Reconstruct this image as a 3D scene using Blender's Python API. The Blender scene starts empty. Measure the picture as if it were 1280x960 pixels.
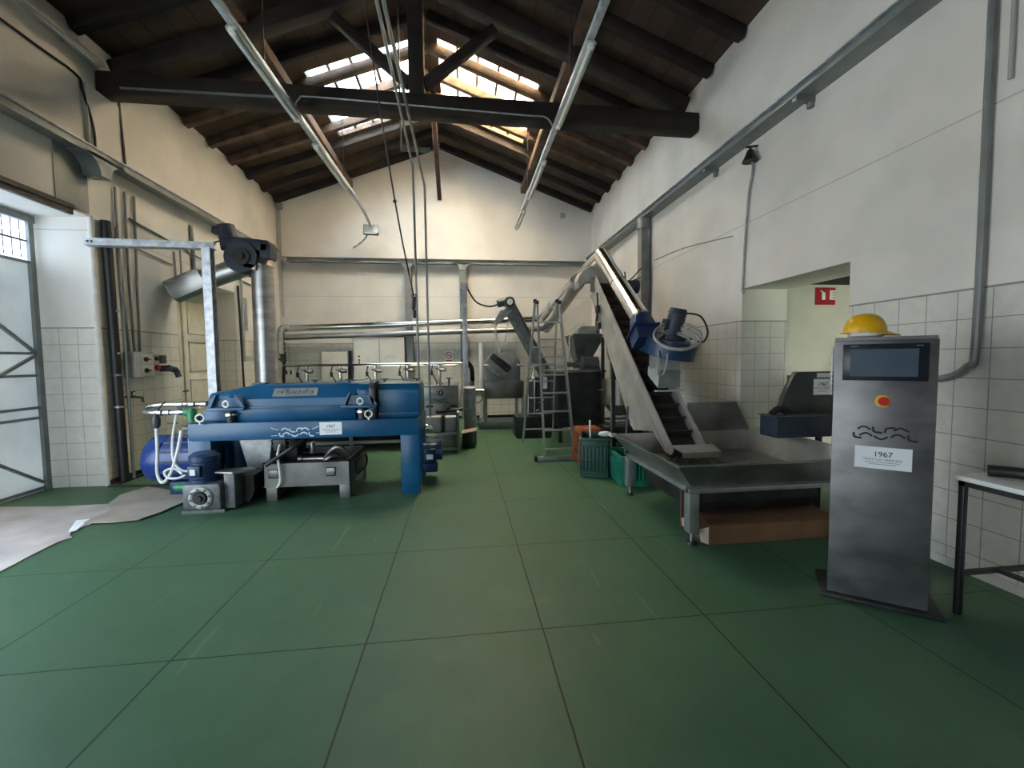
import bpy, bmesh, math, random
from mathutils import Vector, Matrix, Euler
random.seed(7)
C = bpy.context.scene.collection
PI = math.pi
V = Vector

# ------------------------------------------------------------------ materials
def nodes_of(name):
    m = bpy.data.materials.new(name); m.use_nodes = True
    nt = m.node_tree
    return m, nt, nt.nodes, nt.links, nt.nodes['Principled BSDF']

def mat(name, col, rough=.5, metal=0., var=.12, scale=6., bump=0., bscale=60., rvar=.1, dark=None, stretch=None, emit=0.):
    """Principled surface with a noise mottling of colour and gloss."""
    m, nt, N, L, p = nodes_of(name)
    p.inputs['Metallic'].default_value = metal
    tc = N.new('ShaderNodeTexCoord')
    mp = N.new('ShaderNodeMapping'); L.new(tc.outputs['Object'], mp.inputs['Vector'])
    if stretch: mp.inputs['Scale'].default_value = stretch
    no = N.new('ShaderNodeTexNoise'); no.inputs['Scale'].default_value = scale; no.inputs['Detail'].default_value = 6
    L.new(mp.outputs['Vector'], no.inputs['Vector'])
    mx = N.new('ShaderNodeMix'); mx.data_type = 'RGBA'
    d = dark or tuple(c * (1 - 2 * var) for c in col)
    mx.inputs['A'].default_value = (*d, 1); mx.inputs['B'].default_value = (*[min(1, c * (1 + var)) for c in col], 1)
    cr = N.new('ShaderNodeMapRange'); cr.inputs['From Min'].default_value = .3; cr.inputs['From Max'].default_value = .7
    L.new(no.outputs['Fac'], cr.inputs['Value']); L.new(cr.outputs['Result'], mx.inputs['Factor'])
    L.new(mx.outputs['Result'], p.inputs['Base Color'])
    rr = N.new('ShaderNodeMapRange'); rr.inputs['To Min'].default_value = max(.02, rough - rvar); rr.inputs['To Max'].default_value = min(1, rough + rvar)
    L.new(no.outputs['Fac'], rr.inputs['Value']); L.new(rr.outputs['Result'], p.inputs['Roughness'])
    if bump:
        n2 = N.new('ShaderNodeTexNoise'); n2.inputs['Scale'].default_value = bscale; n2.inputs['Detail'].default_value = 4
        L.new(mp.outputs['Vector'], n2.inputs['Vector'])
        b = N.new('ShaderNodeBump'); b.inputs['Strength'].default_value = bump; b.inputs['Distance'].default_value = .01
        L.new(n2.outputs['Fac'], b.inputs['Height']); L.new(b.outputs['Normal'], p.inputs['Normal'])
    return m

def math_node(N, L, op, a, b=None, clamp=False):
    n = N.new('ShaderNodeMath'); n.operation = op; n.use_clamp = clamp
    for i, v in enumerate((a, b)):
        if v is None: continue
        if isinstance(v, (int, float)): n.inputs[i].default_value = v
        else: L.new(v, n.inputs[i])
    return n.outputs[0]

def wall_mat(name, tile_top=1.94, plaster=(.74, .70, .645), tile=(.66, .64, .585)):
    """White painted plaster with cracks and stains; a dado of white tiles with dark joints below tile_top."""
    m, nt, N, L, p = nodes_of(name)
    g = N.new('ShaderNodeNewGeometry')
    s = N.new('ShaderNodeSeparateXYZ'); L.new(g.outputs['Position'], s.inputs[0])
    sn = N.new('ShaderNodeSeparateXYZ'); L.new(g.outputs['True Normal'], sn.inputs[0])
    ax = math_node(N, L, 'ABSOLUTE', sn.outputs['X'])
    isx = math_node(N, L, 'GREATER_THAN', ax, .5)
    u = N.new('ShaderNodeMix'); u.data_type = 'FLOAT'
    L.new(isx, u.inputs['Factor']); L.new(s.outputs['X'], u.inputs['A']); L.new(s.outputs['Y'], u.inputs['B'])
    def line(val, size, w):
        f = math_node(N, L, 'FRACT', math_node(N, L, 'DIVIDE', val, size))
        d = math_node(N, L, 'ABSOLUTE', math_node(N, L, 'SUBTRACT', f, .5))
        return math_node(N, L, 'GREATER_THAN', d, .5 - w / size / 2)
    jl = math_node(N, L, 'MAXIMUM', line(u.outputs['Result'], .2, .006), line(math_node(N, L, 'SUBTRACT', s.outputs['Z'], 1.94 - 4), .2, .006))
    below = math_node(N, L, 'LESS_THAN', s.outputs['Z'], tile_top) if tile_top else None
    no = N.new('ShaderNodeTexNoise'); no.inputs['Scale'].default_value = 1.3; no.inputs['Detail'].default_value = 8
    L.new(g.outputs['Position'], no.inputs['Vector'])
    n3 = N.new('ShaderNodeTexNoise'); n3.inputs['Scale'].default_value = 14; n3.inputs['Detail'].default_value = 6
    L.new(g.outputs['Position'], n3.inputs['Vector'])
    pl = N.new('ShaderNodeMix'); pl.data_type = 'RGBA'
    pl.inputs['A'].default_value = (*[c * .86 for c in plaster], 1); pl.inputs['B'].default_value = (*plaster, 1)
    mr = N.new('ShaderNodeMapRange'); mr.inputs['From Min'].default_value = .35; mr.inputs['From Max'].default_value = .6
    L.new(no.outputs['Fac'], mr.inputs['Value']); L.new(mr.outputs['Result'], pl.inputs['Factor'])
    ti = N.new('ShaderNodeMix'); ti.data_type = 'RGBA'
    ti.inputs['A'].default_value = (*[c * .9 for c in tile], 1); ti.inputs['B'].default_value = (*tile, 1)
    mr2 = N.new('ShaderNodeMapRange'); mr2.inputs['From Min'].default_value = .3; mr2.inputs['From Max'].default_value = .65
    L.new(n3.outputs['Fac'], mr2.inputs['Value']); L.new(mr2.outputs['Result'], ti.inputs['Factor'])
    tj = N.new('ShaderNodeMix'); tj.data_type = 'RGBA'; tj.inputs['B'].default_value = (.27, .26, .24, 1)
    L.new(jl, tj.inputs['Factor']); L.new(ti.outputs['Result'], tj.inputs['A'])
    # a hairline between casting panels of the upper wall
    hl = math_node(N, L, 'LESS_THAN', math_node(N, L, 'ABSOLUTE', math_node(N, L, 'SUBTRACT', s.outputs['Z'], 3.1)), .006)
    ph = N.new('ShaderNodeMix'); ph.data_type = 'RGBA'; ph.inputs['B'].default_value = (.4, .38, .35, 1)
    L.new(math_node(N, L, 'MULTIPLY', hl, .7), ph.inputs['Factor']); L.new(pl.outputs['Result'], ph.inputs['A'])
    fin = N.new('ShaderNodeMix'); fin.data_type = 'RGBA'
    L.new(ph.outputs['Result'], fin.inputs['A']); L.new(tj.outputs['Result'], fin.inputs['B'])
    edge = None
    if below is not None:
        L.new(below, fin.inputs['Factor'])
        edge = math_node(N, L, 'LESS_THAN', math_node(N, L, 'ABSOLUTE', math_node(N, L, 'SUBTRACT', s.outputs['Z'], tile_top)), .007)
        f2 = N.new('ShaderNodeMix'); f2.data_type = 'RGBA'; f2.inputs['B'].default_value = (.25, .24, .22, 1)
        L.new(edge, f2.inputs['Factor']); L.new(fin.outputs['Result'], f2.inputs['A']); out = f2.outputs['Result']
        rg = N.new('ShaderNodeMix'); rg.data_type = 'FLOAT'; rg.inputs['A'].default_value = .75; rg.inputs['B'].default_value = .32
        L.new(below, rg.inputs['Factor']); L.new(rg.outputs['Result'], p.inputs['Roughness'])
    else:
        fin.inputs['Factor'].default_value = 0; out = fin.outputs['Result']; p.inputs['Roughness'].default_value = .75
    L.new(out, p.inputs['Base Color'])
    b = N.new('ShaderNodeBump'); b.inputs['Strength'].default_value = .25; b.inputs['Distance'].default_value = .01
    L.new(n3.outputs['Fac'], b.inputs['Height']); L.new(b.outputs['Normal'], p.inputs['Normal'])
    return m

def floor_mat():
    """Green painted screed: dark saw-cut joints, worn patches, faint scratches."""
    m, nt, N, L, p = nodes_of('green floor paint')
    g = N.new('ShaderNodeNewGeometry')
    s = N.new('ShaderNodeSeparateXYZ'); L.new(g.outputs['Position'], s.inputs[0])
    w = N.new('ShaderNodeTexNoise'); w.inputs['Scale'].default_value = 3; L.new(g.outputs['Position'], w.inputs['Vector'])
    wob = math_node(N, L, 'MULTIPLY', math_node(N, L, 'SUBTRACT', w.outputs['Fac'], .5), .012)
    def line(val, off, size, wd):
        v = math_node(N, L, 'ADD', math_node(N, L, 'ADD', val, wob), off)
        f = math_node(N, L, 'FRACT', math_node(N, L, 'DIVIDE', v, size))
        d = math_node(N, L, 'ABSOLUTE', math_node(N, L, 'SUBTRACT', f, .5))
        return math_node(N, L, 'GREATER_THAN', d, .5 - wd / size / 2)
    big = math_node(N, L, 'MAXIMUM', line(s.outputs['X'], .485 + 9.6, .955, .009), line(s.outputs['Y'], -2.26 + 10.9, 1.09, .008))
    n1 = N.new('ShaderNodeTexNoise'); n1.inputs['Scale'].default_value = 1.1; n1.inputs['Detail'].default_value = 9; n1.inputs['Roughness'].default_value = .65
    L.new(g.outputs['Position'], n1.inputs['Vector'])
    r = N.new('ShaderNodeValToRGB'); r.color_ramp.elements[0].position = .3; r.color_ramp.elements[1].position = .72
    r.color_ramp.elements[0].color = (.037, .098, .050, 1); r.color_ramp.elements[1].color = (.072, .148, .080, 1)
    e = r.color_ramp.elements.new(.5); e.color = (.050, .118, .062, 1)
    L.new(n1.outputs['Fac'], r.inputs['Fac'])
    mp = N.new('ShaderNodeMapping'); mp.inputs['Rotation'].default_value = (0, 0, .5); mp.inputs['Scale'].default_value = (9, .7, 1)
    L.new(g.outputs['Position'], mp.inputs['Vector'])
    n2 = N.new('ShaderNodeTexNoise'); n2.inputs['Scale'].default_value = 1.2; n2.inputs['Detail'].default_value = 5
    L.new(mp.outputs['Vector'], n2.inputs['Vector'])
    sc = math_node(N, L, 'MULTIPLY', math_node(N, L, 'GREATER_THAN', n2.outputs['Fac'], .69), .22)
    m1 = N.new('ShaderNodeMix'); m1.data_type = 'RGBA'; m1.inputs['B'].default_value = (.2, .27, .19, 1)
    L.new(sc, m1.inputs['Factor']); L.new(r.outputs['Color'], m1.inputs['A'])
    m2 = N.new('ShaderNodeMix'); m2.data_type = 'RGBA'; m2.inputs['B'].default_value = (.007, .016, .011, 1)
    L.new(math_node(N, L, 'MULTIPLY', big, 1.0), m2.inputs['Factor']); L.new(m1.outputs['Result'], m2.inputs['A'])
    L.new(m2.outputs['Result'], p.inputs['Base Color'])
    mr = N.new('ShaderNodeMapRange'); mr.inputs['To Min'].default_value = .36; mr.inputs['To Max'].default_value = .62; p.inputs['Specular IOR Level'].default_value = .32
    L.new(n1.outputs['Fac'], mr.inputs['Value']); L.new(mr.outputs['Result'], p.inputs['Roughness'])
    n4 = N.new('ShaderNodeTexNoise'); n4.inputs['Scale'].default_value = 35; L.new(g.outputs['Position'], n4.inputs['Vector'])
    b = N.new('ShaderNodeBump'); b.inputs['Strength'].default_value = .08; b.inputs['Distance'].default_value = .01
    L.new(n4.outputs['Fac'], b.inputs['Height']); L.new(b.outputs['Normal'], p.inputs['Normal'])
    return m

def deck_mat():
    """Brown boards and clay flats laid across the rafters, with dark joints."""
    m, nt, N, L, p = nodes_of('roof boards')
    g = N.new('ShaderNodeNewGeometry')
    s = N.new('ShaderNodeSeparateXYZ'); L.new(g.outputs['Position'], s.inputs[0])
    cb = N.new('ShaderNodeCombineXYZ'); L.new(math_node(N, L, 'ADD', s.outputs['Y'], .34), cb.inputs[0]); L.new(s.outputs['X'], cb.inputs[1])
    br = N.new('ShaderNodeTexBrick'); L.new(cb.outputs[0], br.inputs['Vector'])
    br.inputs['Color1'].default_value = (.066, .039, .025, 1); br.inputs['Color2'].default_value = (.040, .024, .016, 1)
    br.inputs['Mortar'].default_value = (.025, .016, .012, 1)
    br.inputs['Scale'].default_value = 1; br.inputs['Mortar Size'].default_value = .008
    br.inputs['Brick Width'].default_value = .66; br.inputs['Row Height'].default_value = .27; br.offset = 0
    L.new(br.outputs['Color'], p.inputs['Base Color']); p.inputs['Roughness'].default_value = .85
    return m

def pane_mat(name, col):
    """Dusty wired roof glass: it lets the daylight through softly."""
    m, nt, N, L, p = nodes_of(name)
    out = N['Material Output']
    t = N.new('ShaderNodeBsdfTranslucent'); t.inputs['Color'].default_value = (*col, 1)
    c = N.new('ShaderNodeBsdfTransparent'); c.inputs['Color'].default_value = (*col, 1)
    tc = N.new('ShaderNodeTexCoord'); no = N.new('ShaderNodeTexNoise'); no.inputs['Scale'].default_value = 5; no.inputs['Detail'].default_value = 6
    L.new(tc.outputs['Object'], no.inputs['Vector'])
    mr = N.new('ShaderNodeMapRange'); mr.inputs['To Min'].default_value = .9; mr.inputs['To Max'].default_value = 1.0
    L.new(no.outputs['Fac'], mr.inputs['Value'])
    mx = N.new('ShaderNodeMixShader'); L.new(mr.outputs['Result'], mx.inputs['Fac'])
    L.new(c.outputs[0], mx.inputs[1]); L.new(t.outputs[0], mx.inputs[2]); L.new(mx.outputs[0], out.inputs['Surface'])
    return m

def gate_mat():
    """Pale sheeting of the gate, thin enough to pass a little daylight."""
    m, nt, N, L, p = nodes_of('pale gate sheeting')
    p.inputs['Roughness'].default_value = .55
    tc = N.new('ShaderNodeTexCoord'); no = N.new('ShaderNodeTexNoise'); no.inputs['Scale'].default_value = 2.2; no.inputs['Detail'].default_value = 8
    L.new(tc.outputs['Object'], no.inputs['Vector'])
    r = N.new('ShaderNodeValToRGB'); r.color_ramp.elements[0].position = .3; r.color_ramp.elements[0].color = (.62, .64, .65, 1)
    r.color_ramp.elements[1].position = .65; r.color_ramp.elements[1].color = (.76, .77, .76, 1)
    L.new(no.outputs['Fac'], r.inputs['Fac']); L.new(r.outputs['Color'], p.inputs['Base Color'])
    t = N.new('ShaderNodeBsdfTranslucent'); L.new(r.outputs['Color'], t.inputs['Color'])
    mx = N.new('ShaderNodeMixShader'); mx.inputs['Fac'].default_value = .24
    L.new(p.outputs[0], mx.inputs[1]); L.new(t.outputs[0], mx.inputs[2]); L.new(mx.outputs[0], N['Material Output'].inputs['Surface'])
    return m

def clear_mat(name, col=(.9, .93, .95)):
    m, nt, N, L, p = nodes_of(name)
    p.inputs['Base Color'].default_value = (*col, 1); p.inputs['Roughness'].default_value = .08
    p.inputs['Alpha'].default_value = .35
    return m

M = dict(
    wall=wall_mat('white plaster over white tiles'), plaster=wall_mat('white plaster', 0),
    cream=wall_mat('cream plaster', 0, (.66, .66, .61)),
    floor=floor_mat(), deck=deck_mat(),
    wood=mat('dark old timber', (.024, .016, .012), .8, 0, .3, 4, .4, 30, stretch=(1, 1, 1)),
    wood2=mat('weathered and lit brown timber', (.10, .058, .038), .8, 0, .3, 5, .4, 30),
    cabw=mat('cabinet enamel', (.68, .68, .64), .45, 0, .05, 4),
    tankm=mat('dull tank steel', (.20, .205, .19), .5, .8, .2, 4),
    pillarm=mat('smudged pillar steel', (.33, .322, .33), .47, .92, .22, 3, rvar=.12, stretch=(1, 1, 1.6)),
    grime=mat('weathered hose grey', (.34, .34, .32), .5, 0, .15, 9),
    cap=mat('black soffit', (.02, .02, .018), .9),
    lime=mat('limewashed edge', (.66, .64, .6), .8, 0, .1, 5),
    grey=mat('grey painted steel', (.23, .245, .24), .45, .3, .12, 5, .05),
    greyl=mat('pale grey painted metal', (.42, .43, .41), .5, 0, .08, 4),
    gate=gate_mat(),
    ivory=mat('ivory enamel', (.60, .59, .53), .45, 0, .06, 4),
    creamp=mat('cream door paint', (.66, .64, .54), .5, 0, .08, 4),
    galv=mat('galvanised steel', (.50, .53, .57), .5, .6, .18, 14),
    zinc=mat('dull zinc', (.42, .44, .45), .5, .7, .18, 10),
    steel=mat('brushed stainless', (.46, .46, .455), .40, 1., .14, 3.5, rvar=.09, stretch=(1, 1, 4)),
    steeld=mat('stained stainless', (.33, .32, .30), .42, .95, .2, 3, rvar=.1),
    chrome=mat('polished stainless', (.66, .65, .62), .2, 1., .08, 4, rvar=.06),
    alu=mat('aluminium', (.42, .43, .42), .45, .8, .1, 8),
    iron=mat('cast iron grey', (.16, .17, .175), .55, .6, .2, 12, .2),
    blue=mat('blue machine paint', (.005, .082, .19), .33, 0, .12, 3, .03, 90),
    blued=mat('deep blue paint', (.008, .03, .095), .4, 0, .15, 4),
    bluem=mat('bright blue motor paint', (.010, .04, .22), .28, 0, .12, 5),
    navy=mat('dusty navy paint', (.018, .03, .05), .55, 0, .2, 6),
    black=mat('black rubber', (.012, .012, .013), .5, 0, .2, 8),
    blackp=mat('black enamel', (.013, .013, .015), .4),
    soot=mat('dark oily metal', (.03, .031, .03), .5, .3, .25, 6),
    darkg=mat('dark grey enamel', (.07, .075, .078), .42, .2, .15, 4),
    white=mat('white paper', (.82, .84, .88), .7, 0, .03, 3),
    whitep=mat('white plastic', (.74, .74, .70), .45, 0, .06, 5),
    hose=mat('clear white hose', (.68, .69, .66), .35, 0, .1, 9),
    red=mat('red plastic', (.55, .02, .015), .4),
    redsign=mat('red sign enamel', (.42, .015, .025), .5),
    yellow=mat('yellow helmet shell', (.78, .42, .01), .3, 0, .06, 6),
    yellowr=mat('yellow ring', (.8, .5, .05), .4),
    orange=mat('orange plastic', (.42, .11, .04), .5, 0, .1, 6),
    crate=mat('dark green crate plastic', (.018, .07, .05), .5, 0, .15, 8),
    teal=mat('bright green plastic', (.012, .17, .11), .45, 0, .12, 7),
    greenv=mat('green valve body', (.02, .22, .09), .4),
    card=mat('corrugated cardboard', (.42, .355, .29), .85, 0, .12, 3, .15, 25),
    cardp=mat('pale trodden cardboard', (.46, .42, .40), .85, 0, .16, 2.2, .15, 20),
    cardb=mat('brown carton', (.19, .095, .045), .8, 0, .15, 3),
    panelb=mat('brown hardboard', (.10, .05, .03), .7, 0, .2, 3),
    screen=mat('touch glass', (.06, .09, .125), .42, 0, .1, 5),
    bezel=mat('screen surround', (.018, .022, .032), .3),
    ink=mat('printed ink', (.03, .03, .035), .7),
    inkg=mat('faded print', (.28, .28, .32), .7),
    logow=mat('white lettering', (.75, .8, .84), .5),
    lamp=mat('fluorescent tube glass', (.75, .76, .74), .3),
    leaf=mat('dry olive leaves', (.09, .055, .03), .8, 0, .35, 12),
    skin=mat('dark olive felt', (.045, .06, .035), .8),
    bag=mat('blue plastic bag', (.02, .03, .22), .35, 0, .2, 8),
    label=mat('sticker', (.7, .72, .72), .5),
    plate=mat('dull stainless sheet', (.48, .46, .41), .5, .55, .14, 3, rvar=.08),
    rust=mat('stained conveyor flights', (.075, .055, .042), .7, .2, .3, 6),
    clear=clear_mat('clear filter bowl'),
    glassL=pane_mat('roof glass tinted sky blue', (.80, .90, .98)),  # blue of the sky put into the glass tint
    glassR=pane_mat('roof glass tinted sun warm', (1.0, .93, .78)),  # warmth of the sunlight put into the glass tint
    glassD=pane_mat('wired door glass', (.86, .90, .96)),
)

# ------------------------------------------------------------------ mesh builder
class MB:
    def __init__(s): s.bm = bmesh.new()
    def _add(s, verts, faces):
        vs = [s.bm.verts.new(v) for v in verts]
        out = []
        for f in faces:
            try: out.append(s.bm.faces.new([vs[i] for i in f]))
            except ValueError: pass
        return vs, out
    def rbox(s, c, size, rot=None, b=0.):
        hx, hy, hz = [d / 2 for d in size]
        R = rot if isinstance(rot, Matrix) else (Euler(rot).to_matrix() if rot else Matrix.Identity(3))
        P = [V(c) + R @ V((x * hx, y * hy, z * hz)) for x in (-1, 1) for y in (-1, 1) for z in (-1, 1)]
        F = [(0, 1, 3, 2), (4, 6, 7, 5), (0, 4, 5, 1), (2, 3, 7, 6), (0, 2, 6, 4), (1, 5, 7, 3)]
        vs, fs = s._add(P, F)
        if b:
            es = list({e for f in fs for e in f.edges})
            bmesh.ops.bevel(s.bm, geom=es, offset=min(b, min(size) * .45), segments=2, affect='EDGES', profile=.5)
        return s
    def box(s, x0, x1, y0, y1, z0, z1, b=0.):
        return s.rbox(((x0 + x1) / 2, (y0 + y1) / 2, (z0 + z1) / 2), (abs(x1 - x0), abs(y1 - y0), abs(z1 - z0)), None, b)
    def bar(s, p0, p1, w, h, b=0., up=(0, 0, 1)):
        """A square bar from p0 to p1: w across, h along up."""
        p0, p1 = V(p0), V(p1); d = (p1 - p0); l = d.length; d.normalize()
        u = V(up); 
        if abs(d.dot(u)) > .98: u = V((0, 1, 0))
        x = d.cross(u).normalized(); z = x.cross(d).normalized()
        R = Matrix((x, d, z)).transposed()
        return s.rbox((p0 + p1) / 2, (w, l, h), R, b)
    def ring(s, c, d, r, seg, ref=None):
        d = V(d).normalized(); a = ref or (V((0, 0, 1)) if abs(d.z) < .9 else V((1, 0, 0)))
        x = d.cross(a).normalized(); y = d.cross(x)
        return [V(c) + x * (r * math.cos(2 * PI * i / seg)) + y * (r * math.sin(2 * PI * i / seg)) for i in range(seg)]
    def loft(s, rings, cap=True, closed=False):
        n = len(rings[0]); P = [p for r in rings for p in r]; F = []
        m = len(rings)
        for k in range(m if closed else m - 1):
            a, b = k * n, ((k + 1) % m) * n
            for i in range(n):
                j = (i + 1) % n; F.append((a + i, a + j, b + j, b + i))
        if cap and not closed:
            F.append(tuple(range(n - 1, -1, -1))); F.append(tuple((m - 1) * n + i for i in range(n)))
        s._add(P, F); return s
    def cyl(s, p0, p1, r, r2=None, seg=20):
        d = V(p1) - V(p0)
        return s.loft([s.ring(p0, d, r, seg), s.ring(p1, d, r if r2 is None else r2, seg)])
    def pipe(s, p0, p1, r, t=.006, seg=24):
        """An open tube with a wall."""
        d = V(p1) - V(p0)
        return s.loft([s.ring(p0, d, r, seg), s.ring(p1, d, r, seg), s.ring(p1, d, r - t, seg), s.ring(p0, d, r - t, seg)], closed=True)
    def lathe(s, base, axis, prof, seg=28, cap=True):
        a = V(axis).normalized()
        return s.loft([s.ring(V(base) + a * h, a, max(r, 1e-4), seg) for r, h in prof], cap)
    def tube(s, pts, r, seg=10, smooth=6, closed=False):
        pts = [V(p) for p in pts]
        if smooth and len(pts) > 2: pts = spline(pts, smooth, closed)
        n = len(pts); rings = []; ref = None
        for i in range(n):
            a = pts[(i - 1) % n] if (closed or i) else pts[0]; b = pts[(i + 1) % n] if (closed or i < n - 1) else pts[-1]
            d = (b - a).normalized() if (b - a).length > 1e-9 else V((0, 0, 1))
            if ref is None: ref = V((0, 0, 1)) if abs(d.z) < .9 else V((1, 0, 0))
            x = d.cross(ref).normalized(); y = d.cross(x); ref = -y
            ref = (x.cross(d)).normalized()
            rings.append([pts[i] + x * (r * math.cos(2 * PI * k / seg)) + y * (r * math.sin(2 * PI * k / seg)) for k in range(seg)])
        return s.loft(rings, not closed, closed)
    def torus(s, c, axis, R, r, seg=28, sg=8):
        a = V(axis).normalized(); pts = s.ring(c, a, R, seg); rings = []
        for p in pts:
            o = (p - V(c)).normalized()
            rings.append([p + o * (r * math.cos(2 * PI * k / sg)) + a * (r * math.sin(2 * PI * k / sg)) for k in range(sg)])
        return s.loft(rings, False, True)
    def prism(s, poly, axis, a0, a1, b=0.):
        f = {'x': lambda p, a: (a, p[0], p[1]), 'y': lambda p, a: (p[0], a, p[1]), 'z': lambda p, a: (p[0], p[1], a)}[axis]
        n = len(poly); P = [f(p, a0) for p in poly] + [f(p, a1) for p in poly]
        F = [tuple(range(n)), tuple(range(2 * n - 1, n - 1, -1))] + [(i, i + n, (i + 1) % n + n, (i + 1) % n) for i in range(n)]
        vs, fs = s._add(P, F)
        if b: bmesh.ops.bevel(s.bm, geom=list({e for q in fs for e in q.edges}), offset=b, segments=2, affect='EDGES', profile=.5)
        return s
    def slab(s, pts, t, n=None):
        """A sheet through pts (a planar loop) with thickness t."""
        pts = [V(p) for p in pts]
        nn = V(n).normalized() if n else (pts[1] - pts[0]).cross(pts[2] - pts[0]).normalized()
        k = len(pts); P = pts + [p + nn * t for p in pts]
        F = [tuple(range(k - 1, -1, -1)), tuple(range(k, 2 * k))] + [(i, (i + 1) % k, (i + 1) % k + k, i + k) for i in range(k)]
        s._add(P, F); return s
    def strip(s, pts, w, t, side):
        """A bent sheet: polyline pts swept along side by w, thickness t."""
        pts = [V(p) for p in pts]; sd = V(side).normalized()
        nr = []
        for i in range(len(pts)):
            d = (pts[min(i + 1, len(pts) - 1)] - pts[max(i - 1, 0)]).normalized(); nr.append(d.cross(sd).normalized())
        rings = [[p, p + sd * w, p + sd * w + n * t, p + n * t] for p, n in zip(pts, nr)]
        return s.loft(rings)
    def ball(s, c, r, sc=(1, 1, 1), seg=16):
        ret = bmesh.ops.create_uvsphere(s.bm, u_segments=seg, v_segments=max(8, seg // 2), radius=r)
        for v in ret['verts']: v.co = V(c) + V((v.co.x * sc[0], v.co.y * sc[1], v.co.z * sc[2]))
        return s
    def build(s, name, m, parent=None, smooth=True, angle=35):
        bm = s.bm
        bmesh.ops.recalc_face_normals(bm, faces=bm.faces[:])
        if parent is not None: org = world_org(parent)
        else:
            xs = [v.co.x for v in bm.verts]; ys = [v.co.y for v in bm.verts]; zs = [v.co.z for v in bm.verts]
            org = V(((min(xs) + max(xs)) / 2, (min(ys) + max(ys)) / 2, min(zs)))
        for v in bm.verts: v.co -= org
        me = bpy.data.meshes.new(name); bm.to_mesh(me); bm.free()
        if smooth:
            me.polygons.foreach_set('use_smooth', [True] * len(me.polygons))
            me.set_sharp_from_angle(angle=math.radians(angle))
        me.materials.append(M[m] if isinstance(m, str) else m)
        o = bpy.data.objects.new(name, me); C.objects.link(o)
        if parent is not None: o.parent = parent
        else: o.location = org
        return o

def world_org(o):
    p = V((0, 0, 0))
    while o is not None: p = p + o.location; o = o.parent
    return p

def spline(P, n=6, closed=False):
    out = []; k = len(P); rng = range(k if closed else k - 1)
    for i in rng:
        g = (lambda j: P[j % k]) if closed else (lambda j: P[max(0, min(k - 1, j))])
        a, b, c, d = g(i - 1), g(i), g(i + 1), g(i + 2)
        for q in range(n):
            t = q / n
            out.append(.5 * ((2 * b) + (c - a) * t + (2 * a - 5 * b + 4 * c - d) * t * t + (3 * b - a - 3 * c + d) * t ** 3))
    if not closed: out.append(P[-1])
    return out

def tag(o, label, cat, group=None, kind=None):
    o['label'] = label; o['category'] = cat
    if group: o['group'] = group
    if kind: o['kind'] = kind
    return o
def thing(name, label, cat, loc, group=None, kind=None):
    o = bpy.data.objects.new(name, None); o.empty_display_size = .1; C.objects.link(o); o.location = loc
    return tag(o, label, cat, group, kind)
def struct(o, label=None):
    o['kind'] = 'structure'
    if label: o['label'] = label; o['category'] = label.split()[-1]
    return o
def copy_tree(o, parent=None):
    c = o.copy(); C.objects.link(c)
    if parent is not None: c.parent = parent
    for ch in list(o.children): copy_tree(ch, c)
    return c

def text_mesh(name, s, size, origin, xdir, ydir, m, parent, align='CENTER', ext=.0008):
    """Flat lettering laid on a surface: origin is the baseline, xdir/ydir span its plane."""
    cu = bpy.data.curves.new(name, 'FONT'); cu.body = s; cu.size = size; cu.extrude = ext; cu.align_x = align; cu.resolution_u = 3
    tmp = bpy.data.objects.new('lettering_source', cu); C.objects.link(tmp)
    dg = bpy.context.evaluated_depsgraph_get(); me = bpy.data.meshes.new_from_object(tmp.evaluated_get(dg))
    bpy.data.objects.remove(tmp); bpy.data.curves.remove(cu)
    X = V(xdir).normalized(); Y = V(ydir).normalized(); Z = X.cross(Y)
    org = world_org(parent)
    for v in me.vertices: v.co = V(origin) + X * v.co.x + Y * v.co.y + Z * v.co.z - org
    me.materials.clear(); me.materials.append(M[m]); me.name = name
    o = bpy.data.objects.new(name, me); C.objects.link(o); o.parent = parent
    return o

LOGO = [[(265, 445), (310, 405), (370, 398), (420, 430), (455, 460)], [(492, 400), (497, 470), (530, 505), (630, 518)],
        [(668, 520), (680, 455), (720, 428), (815, 428)], [(795, 478), (850, 440), (900, 430), (960, 465), (1005, 495)],
        [(205, 510), (210, 580), (250, 608), (330, 618)], [(290, 572), (350, 530), (395, 520), (440, 545), (485, 582)],
        [(515, 580), (560, 620), (620, 642), (680, 618), (715, 595)], [(755, 602), (810, 560), (860, 555), (910, 575), (955, 615)],
        [(1000, 560), (1005, 630), (1045, 665), (1135, 672)]]
def logo(origin, xdir, ydir, width, m, parent, r, name='logo_lettering', wings=False):
    X, Y = V(xdir).normalized(), V(ydir).normalized(); mb = MB()
    def at(x, y): return V(origin) + X * ((x - 200) / 935 * width) + Y * ((640 - (y - (x - 200) * .058)) / 935 * width)
    for st in LOGO: mb.tube([at(*q) for q in st], r, 6, 5)
    if wings:
        mb.tube([at(-20, 340), at(80, 400), at(190, 425)], r * .5, 5, 4); mb.tube([at(1080, 480), at(1200, 440), at(1310, 400)], r * .5, 5, 4)
        mb.tube([at(-20, 580), at(150, 580)], r * .5, 5, 0); mb.tube([at(1180, 600), at(1330, 600)], r * .5, 5, 0)
    return mb.build(name, m, parent)

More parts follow.
